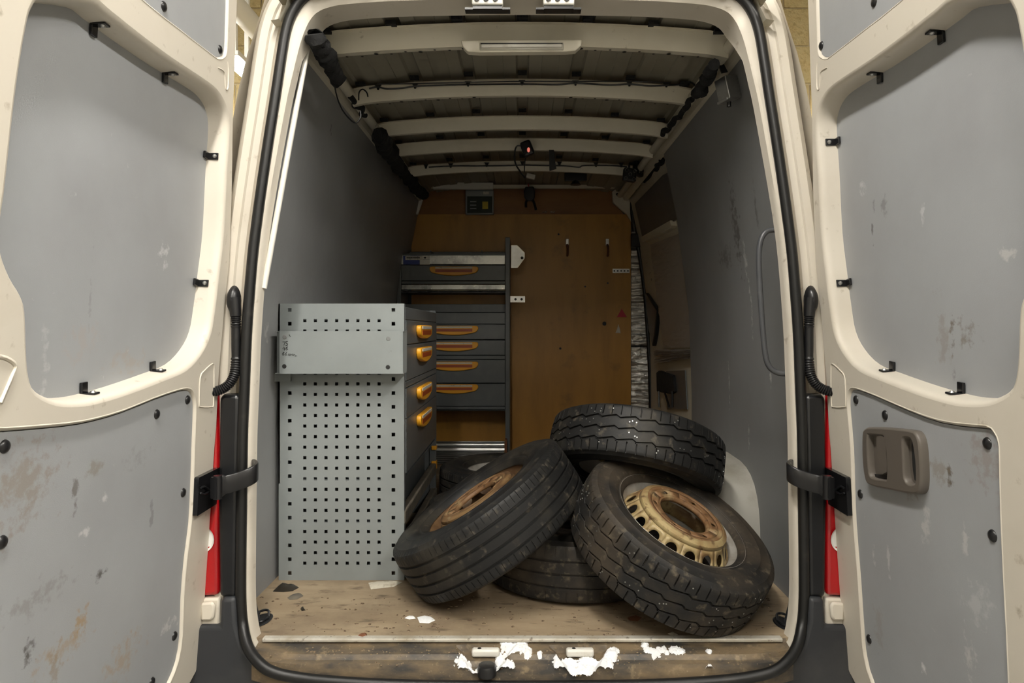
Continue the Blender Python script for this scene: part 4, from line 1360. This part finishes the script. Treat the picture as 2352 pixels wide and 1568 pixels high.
# interior strip lamp on the first roof bow
yl = .262
sl = thing('strip_lamp', 'cream strip lamp fixed under the first roof bow', 'lamp', (0, yl, at(1200, 117, yl).z))
a, b = at(1060, 92, yl), at(1337, 116, yl)
poly = [at(px, py, yl) for px, py in [(1058, 92), (1337, 90), (1335, 104), (1322, 116), (1300, 118), (1100, 120), (1074, 118), (1064, 108)]]
MB().prism(poly, (0, .032, 0)).build('lamp_body', M['paint_in'], sl, 0, bevel=.004)
a, b = at(1101, 97, yl - .003), at(1295, 115, yl - .003)
M['cover'] = mat('lamp_cover', (.42, .40, .34), .25)
MB().bx(a.x, b.x, yl - .004, yl + .02, b.z, a.z).build('lamp_cover', M['cover'], sl, 0, bevel=.004)
MB().tube([at(1106, 106, yl - .006), at(1290, 105, yl - .006)], .006, 10).build('lamp_tube', M['white'], sl)
MB().bx(at(1104, 0, yl).x, at(1292, 0, yl).x, yl - .0055, yl, at(0, 103, yl).z, at(0, 100.5, yl).z).build('lamp_slot', M['ink'], sl, 0)
# wires clipped along two bows
def wire(pts, r, label, group=None):
    return one(MB().tube(catmull(pts, 6), r, 6), 'cable', label, 'cable', M['black'], 60, group=group)
yb = BEAMS[1][0] - .040
pts = [at(px, py, yb - .004) for px, py in [(848, 203), (868, 200), (890, 204), (925, 202), (953, 198), (1000, 196), (1074, 194), (1200, 193), (1280, 194), (1325, 191), (1400, 195), (1446, 193), (1490, 197), (1530, 196), (1560, 194), (1585, 188), (1600, 200)]]
w1 = wire(pts, .0035, 'black cable clipped along the second roof bow')
pts = [at(px, py, yb - .004) for px, py in [(866, 193), (953, 192), (1075, 189), (1200, 187), (1325, 187), (1446, 187), (1540, 190)]]
wire(pts, .0025, 'thin dark cable stretched just above the second roof bow')
clipm = None
for px, py in ((868, 198), (953, 195), (1075, 190), (1199, 187), (1322, 188), (1446, 190), (1531, 192)):
    c = at(px, py, yb - .006)
    MB().prism([c + Vector(v) for v in [(-.014, 0, .006), (.014, 0, .006), (.008, 0, 0), (.003, 0, -.014), (-.003, 0, -.014), (-.008, 0, 0)]], (0, .006, 0)).build('cable_clip', M['black'], w1, 0)
yb5 = BEAMS[4][0] - .040
pts = [at(px, py, yb5 - .004) for px, py in [(985, 384), (1040, 381), (1100, 381), (1170, 380), (1200, 379), (1260, 380), (1300, 381), (1330, 384), (1342, 380), (1400, 380), (1440, 383)]]
w5 = wire(pts, .004, 'black cable clipped along the fifth roof bow')
for px, py in ((978, 380), (1035, 378), (1118, 376), (1200, 373), (1285, 374), (1369, 376), (1427, 377)):
    c = at(px, py, yb5 - .006)
    MB().prism([c + Vector(v) for v in [(-.016, 0, .008), (.016, 0, .008), (.010, 0, 0), (.004, 0, -.018), (-.004, 0, -.018), (-.010, 0, 0)]], (0, .006, 0)).build('cable_clip', M['black'], w5, 0)
wire([at(px, py, .55) for px, py in [(768, 185), (772, 215), (785, 250), (805, 275), (818, 282), (828, 270), (828, 255)]], .003, 'loose black cable looping down over the left grey lining')
wire([at(px, py, .78) for px, py in [(824, 230), (825, 212), (833, 205), (842, 212), (845, 222)]], .003, 'short black cable loop hanging at the left roof rail')
# hanging lead with a small black camera
yc = 1.60
cm = thing('camera_unit', 'small black camera with a red light hanging under the roof', 'camera', at(1206, 352, yc))
c = at(1211, 341, yc)
Rm = Matrix.Rotation(math.radians(-22), 4, 'Y')
MB().box(c, (.058, .045, .080), Rm).build('camera_body', M['black'], cm, 0, bevel=.012)
MB().lathe([(0, .004), (.009, .002), (.011, 0)], 12, Matrix.Translation(at(1214, 344, yc - .0235)) @ Matrix.Diagonal((.7, 1, 1.2, 1)) @ Matrix.Rotation(math.pi / 2, 4, 'X')).build('indicator', M['led_red'], cm)
MB().tube([at(1209, 357, yc), at(1206, 362, yc)], [.012, .004], 8).build('cable_gland', M['black'], cm)
wire([at(px, py, yc) for px, py in [(1200, 335), (1187, 336), (1182, 352), (1184, 375), (1195, 394), (1206, 408)]], .0045, 'black lead curving down from the small roof camera')
wire([at(px, py, yc + .02) for px, py in [(1207, 360), (1205, 380), (1204, 396)]], .003, 'thin straight lead below the small roof camera')
one(MB().box(at(1219, 405, 2.3), (.055, .03, .030), Matrix.Rotation(.25, 4, 'Y')), 'connector_block', 'white connector block at the end of the camera lead', 'connector', M['white'], bevel=.004)
# black strap hanging beside
poly = [at(px, py, 1.64) for px, py in [(1261, 344), (1272, 344), (1273, 358), (1278, 387), (1262, 392)]]
one(MB().prism(poly, (0, .012, 0)), 'black_strap', 'flared black strap hanging from the fourth roof bow', 'strap', M['black'])
# dash display seen above the bulkhead
dm = thing('dark_monitor', 'wide black monitor on a small foot above the bulkhead header', 'monitor', at(1322, 425, 2.40))
a, b = at(1297, 396, 2.40), at(1348, 415, 2.40)
MB().bx(a.x, b.x, 2.40, 2.425, b.z, a.z).build('screen', M['black'], dm, 0, bevel=.004)
MB().tube([at(1322, 414, 2.41), at(1322, 424, 2.41)], [.012, .036], 12).build('foot', M['black'], dm)
# LED work lamps
def worklamp(px, py, y, s, rot, label):
    t = thing('work_lamp', label, 'lamp', at(px, py + 14, y), 'work lamps at the right roof corner')
    c = at(px, py, y)
    Rr = Matrix.Rotation(rot, 4, 'Z') @ Matrix.Rotation(.12, 4, 'Y')
    MB().box(c, (s, .04, s), Rr).build('lamp_housing', M['black'], t, 0, bevel=.012)
    for dx_, dz_ in ((-.3, .28), (.3, .28), (0, 0), (-.3, -.3), (.3, -.3)):
        p = c + (Rr @ Vector((dx_ * s, -.021, dz_ * s, 1))).to_3d()
        MB().lathe([(0, -.006), (.006, -.003), (.0105, .001)], 10, Matrix.Translation(p) @ Rr @ Matrix.Rotation(math.pi / 2, 4, 'X')).build('led_lens', M['reflector'], t)
    MB().bx(c.x - .006, c.x + .006, c.y + .01, c.y + .02, c.z, c.z + s * .75).build('lamp_stay', M['black'], t, 0)
worklamp(1446, 402, 1.98, .080, 0.05, 'square black work lamp with five round lenses facing the doors')
worklamp(1466, 388, 2.08, .085, .9, 'square black work lamp turned sideways beside the other work lamp')
# hanging pliers
pj = thing('pliers', 'black pliers hanging handles down over the upper bulkhead', 'pliers', at(1216, 480, 2.85))
yp = 2.86
MB().prism([at(px, py, yp) for px, py in [(1207, 428), (1226, 428), (1229, 440), (1228, 455), (1222, 461), (1211, 461), (1204, 452), (1203, 438)]], (0, .03, 0)).build('pliers_head', M['black'], pj, 0, bevel=.006)
MB().tube(catmull([at(px, py, yp + .01) for px, py in [(1211, 456), (1208, 466), (1208, 476)]], 4), .009, 8).build('pliers_handle', M['trim'], pj)
MB().tube(catmull([at(px, py, yp + .01) for px, py in [(1222, 456), (1227, 466), (1231, 482)]], 4), .009, 8).build('pliers_handle', M['black'], pj)
MB().tube([at(1215, 430, yp + .01), at(1213, 422, yp + .01)], .004, 6).build('pliers_loop', M['redprint'], pj)
# control box on the upper bulkhead
cb = thing('control_box', 'grey control box with dark window and yellow key fixed on the upper bulkhead', 'control box', at(1101, 492, 2.98))
a, b = at(1069, 436, 2.98), at(1134, 492, 2.98)
MB().bx(a.x, b.x, 2.98, 3.05, b.z, a.z).build('box_case', M['greysheet'], cb, 0, bevel=.006)
plate(1073, 451, 1131, 489, 2.979, 'box_window', M['dial'], cb, .004)
plate(1108, 463, 1121, 480, 2.974, 'yellow_key', M['yellow'], cb, .002)
plate(1110, 440, 1123, 446, 2.979, 'box_label', M['label_strip'], cb, .002)
for py in (462, 470, 478):
    plate(1080, py, 1094, py + 2, 2.974, 'box_dial', M['greysheet'], cb, .002)
# two scraps on the board edge
for px, lab in ((1251, 'crumpled white paper scrap on the top edge of the bulkhead board'), (1269, 'small pale torn scrap beside the white paper on the bulkhead board')):
    c = at(px, 489, 3.03)
    mb = MB()
    mb.grid([[c + Vector(((i - 2) * .008, (j - 1) * .012, .006 + .012 * noise.noise(Vector((i * .9, j * .9, px))))) for i in range(5)] for j in range(3)])
    o = one(mb, 'paper_scrap', lab, 'scrap', M['paper'])
    sm = o.modifiers.new('solid', 'SOLIDIFY'); sm.thickness = .002
# electronics box on the right lining
eb = thing('power_supply', 'small silver power box hung by a black strap on the right lining', 'power supply', at(1672, 236, .34))
yE = .42
c = at(1672, 205, yE)
Re = Matrix.Rotation(-.22, 4, 'Y') @ Matrix.Rotation(.5, 4, 'Z')
MB().box(c, (.060, .055, .080), Re).build('box_case', M['alu'], eb, 0, bevel=.003)
MB().box(c + Vector((-.004, -.004, -.042)), (.05, .05, .01), Re).build('box_base', M['steel'], eb, 0, bevel=.002)
MB().tube([c + Vector((.004, .0, -.045)), c + Vector((.004, 0, -.062))], .008, 8).build('cable_gland', M['black'], eb)
MB().prism([at(px, py, yE) for px, py in [(1637, 118), (1650, 122), (1672, 165), (1658, 168)]], (0, .006, 0)).build('strap', M['black'], eb, 0)
# ---------------------------------------------------------------- litter on the floor and sill
def flake(pts, z, th, name, label, cat, m, wob=.004, seed=0, group=None):
    """flat irregular scrap on the floor, px outline"""
    P = []
    for px, py in pts:
        t = (CZ - z) * F / (py - CY)
        P.append(Vector(((px - CX) / F * t, CAMY + t, z)))
    c = sum(P, Vector()) / len(P)
    n = len(P)
    mid = [c.lerp(p, .55) + Vector((0, 0, th + wob * (.5 + noise.noise(Vector((i * 1.7, seed, 0)))))) for i, p in enumerate(P)]
    mb = MB().add(P + mid + [c + Vector((0, 0, th + wob * .4))], [(i, (i + 1) % n, n + (i + 1) % n, n + i) for i in range(n)] + [(n + i, n + (i + 1) % n, 2 * n) for i in range(n)])
    return one(mb, name, label, cat, m, 50, group=group)
flake([(846, 1338), (906, 1334), (925, 1336), (905, 1347), (852, 1353)], .001, .006, 'wood_splinter', 'pale flat wood splinter on the floor by the perforated cabinet', 'splinter', M['paper'], .003, 1)
flake([(626, 1358), (640, 1344), (655, 1340), (664, 1344), (676, 1342), (687, 1349), (672, 1357), (650, 1359)], .001, .002, 'dead_leaf', 'curled black wet leaf on the floor by the cabinet corner', 'leaf', M['leaf'], .014, 2)
flake([(660, 1372), (672, 1364), (690, 1362), (697, 1368), (682, 1376), (665, 1377)], .001, .002, 'dirt_clump', 'brown dirt clump beside the black leaf', 'dirt', M['dusty'], .006, 3)
flake([(929, 1419), (938, 1414), (952, 1416), (955, 1420), (940, 1422)], .001, .003, 'paint_flake', 'small white flake near the flat muddy wheel', 'flake', M['snow'], .003, 4)
flake([(958, 1417), (975, 1413), (990, 1416), (1000, 1424), (985, 1431), (964, 1430)], .001, .003, 'paint_flake', 'larger white flake near the flat muddy wheel', 'flake', M['snow'], .004, 5)
flake([(819, 1462), (828, 1457), (842, 1454), (844, 1461), (832, 1465)], .001, .003, 'rusty_crumb', 'rust brown crumb by the metal sill strip', 'crumb', M['rust'], .006, 6)
flake([(1533, 1455), (1545, 1451), (1558, 1457), (1546, 1461)], .001, .002, 'paint_flake', 'grey white flake under the studded wheel with golden rim', 'flake', M['paper'], .003, 7)
flake([(690, 1398), (697, 1395), (702, 1401), (693, 1403)], .001, .003, 'dead_leaf', 'tiny brown leaf crumb on the bare floor', 'leaf', M['leaf'], .008, 8)
flake([(1440, 1418), (1460, 1412), (1474, 1418), (1465, 1426), (1446, 1425)], .0005, .001, 'dirt_clump', 'dark rusty smear on the floor before the flat wheel', 'dirt', M['rust'], .002, 9)
# lashing rings in the floor
for (px, py, lab) in ((602, 1424, 'black lashing ring sunk in the floor by the left door pillar'), (1800, 1432, 'black lashing ring sunk in the floor by the right door pillar')):
    t = CZ * F / (py - CY)
    c = Vector(((px - CX) / F * t, CAMY + t, .002))
    lr = thing('lashing_ring', lab, 'lashing ring', c, 'floor lashing rings')
    MB().lathe([(0, .0005), (.026, .0005), (.030, .002), (.034, 0)], 24, Matrix.Translation(c) @ Matrix.Diagonal((.85, 1.5, 1, 1))).build('ring_cup', M['black'], lr)
    MB().tube([c + Vector((.018 * math.cos(a), .03 * math.sin(a), .006 + .012 * (math.sin(a) > .5))) for a in [2 * math.pi * k / 20 for k in range(20)]], .004, 8, closed=True).build('ring', M['trim'], lr)
# snow and crumbs on the sill
rs = random.Random(11)
mb = MB()
def blob(x, y, z, rx, ry, h):
    n, rows = 12, []
    c0 = Vector((x, y, z))
    ph = rs.random() * 9
    for k in range(4):
        f = (1, .8, .5, .2)[k]
        zz_ = (0, .6, .9, 1.0)[k]
        rows.append([c0 + Vector((rx * f * math.cos(a) * (1 + .45 * noise.noise(Vector((math.cos(a) * 1.6, math.sin(a) * 1.6, ph)))),
                                  ry * f * math.sin(a) * (1 + .45 * noise.noise(Vector((math.cos(a) * 1.6, math.sin(a) * 1.6, ph + 3)))),
                                  h * zz_ * (1 + .4 * noise.noise(Vector((math.cos(a) * 2, math.sin(a) * 2, ph + 7 + f))))))
                     for a in [2 * math.pi * i / n for i in range(n)]])
    mb.grid(rows, close_v=True)
    mb.f.append(tuple(len(mb.v) - n + i for i in range(n)))
def sill_at(px, py):
    y, z = -.02, -.02
    for _ in range(8):
        t = (CZ - z) * F / (py - CY)
        y = max(-.088, CAMY + t)
        x = (px - CX) / F * t
        z = sill_h(x, y - .012)
    return x, y, z
SNOW = [(1065, 1480, 22, 7), (1095, 1478, 20, 8), (1125, 1482, 26, 9), (1155, 1484, 26, 9), (1180, 1486, 22, 8), (1195, 1480, 20, 7), (1205, 1492, 16, 7), (1165, 1494, 18, 6), (1212, 1499, 12, 5),
        (1282, 1523, 14, 7), (1292, 1529, 18, 8), (1305, 1534, 20, 9), (1318, 1538, 18, 8), (1335, 1541, 22, 8), (1358, 1537, 18, 9), (1375, 1532, 18, 9), (1392, 1524, 18, 8), (1405, 1517, 16, 8), (1412, 1510, 12, 6),
        (1346, 1532, 16, 7), (1363, 1543, 14, 7), (1490, 1507, 12, 5), (1505, 1503, 14, 6), (1512, 1508, 10, 5), (1548, 1506, 14, 6), (1562, 1511, 12, 5), (1530, 1515, 8, 4), (1510, 1516, 5, 3), (1524, 1490, 7, 3), (1360, 1493, 8, 4), (1297, 1484, 9, 4), (1480, 1482, 10, 4), (1240, 1518, 6, 4),
        (1628, 1497, 7, 4), (1633, 1540, 10, 4), (1145, 1524, 8, 9), (1152, 1516, 7, 8), (1160, 1508, 6, 6)]
SN = []
for px, py, rx, ry in SNOW:
    x, y, z = sill_at(px, py)
    SN.append((x, y, rx / 800, ry / 330))
NXs, NYs = 420, 52
hv = []
for j in range(NYs + 1):
    row = []
    for i in range(NXs + 1):
        x, y = -.20 + .78 * i / NXs, -.090 + .100 * j / NYs
        m = max(1 - ((x - a) / rx) ** 2 - ((y - b) / ry) ** 2 for a, b, rx, ry in SN)
        m += .75 * noise.noise(Vector((x * 90, y * 90, 3))) + .5 * noise.noise(Vector((x * 240, y * 240, 8))) - .10
        row.append((m, Vector((x, y, sill_h(x, y - .012) - .0008 + (.009 * min(1, m) ** .6 if m > 0 else 0)))))
    hv.append(row)
idx = {}
for j in range(NYs):
    for i in range(NXs):
        cs = [(j, i), (j, i + 1), (j + 1, i + 1), (j + 1, i)]
        if sum(hv[a][b][0] > 0 for a, b in cs) >= 2:
            fc = []
            for c_ in cs:
                if c_ not in idx:
                    idx[c_] = len(mb.v); mb.v.append(hv[c_[0]][c_[1]][1])
                fc.append(idx[c_])
            mb.f.append(tuple(fc))
o = mb.build('snow', M['snow'], None, 60)
tag(o, 'white lumps of melting snow scattered over the dirty black door sill', 'snow'); o['kind'] = 'stuff'
mb = MB()
for k in range(300):
    px, py = rs.uniform(620, 1790), rs.uniform(1483, 1528)
    x, y, z = sill_at(px, py)
    r = rs.uniform(.0007, .0026)
    blob(x, y, z - .0005, r * 1.4, r * 1.2, r * .9)
M['grit'] = mat('tan_grit', (.24, .18, .11), .85, layers=[(300, (.12, .08, .05), .45, .6, .8)])
o = mb.build('grit', M['grit'], None, 0)
tag(o, 'tan crumbs of grit strewn along the dirty door sill', 'grit'); o['kind'] = 'stuff'

mb = MB()
for k in range(260):
    px, py = rs.uniform(600, 1780), rs.uniform(1365, 1462)
    t_ = CZ * F / (py - CY)
    r = rs.uniform(.001, .004)
    blob((px - CX) / F * t_, CAMY + t_, -.0003, r * rs.uniform(1, 2.4), r * rs.uniform(.8, 1.6), r * .8)
M['crumb'] = mat('brown_crumb', (.10, .065, .04), .8, layers=[(200, (.34, .26, .16), .5, .58, .9)])
o = mb.build('floor_crumbs', M['crumb'], None, 0)
tag(o, 'brown crumbs and splinters strewn over the plywood cargo floor', 'crumbs'); o['kind'] = 'stuff'

# road wheels under the van
for sg in (-1, 1):
    Mw = Matrix.Translation((sg * .84, .98, GZ0 + .36)) @ frame_n(Vector((sg, 0, 0)), .2)
    wheel('road_wheel', '', Mw, 'rib', 'grey', 'rubber', None, parent=van)
    Mw = Matrix.Translation((sg * .84, 4.2, GZ0 + .36)) @ frame_n(Vector((sg, 0, 0)), .6)
    wheel('road_wheel', '', Mw, 'rib', 'grey', 'rubber', None, parent=van)
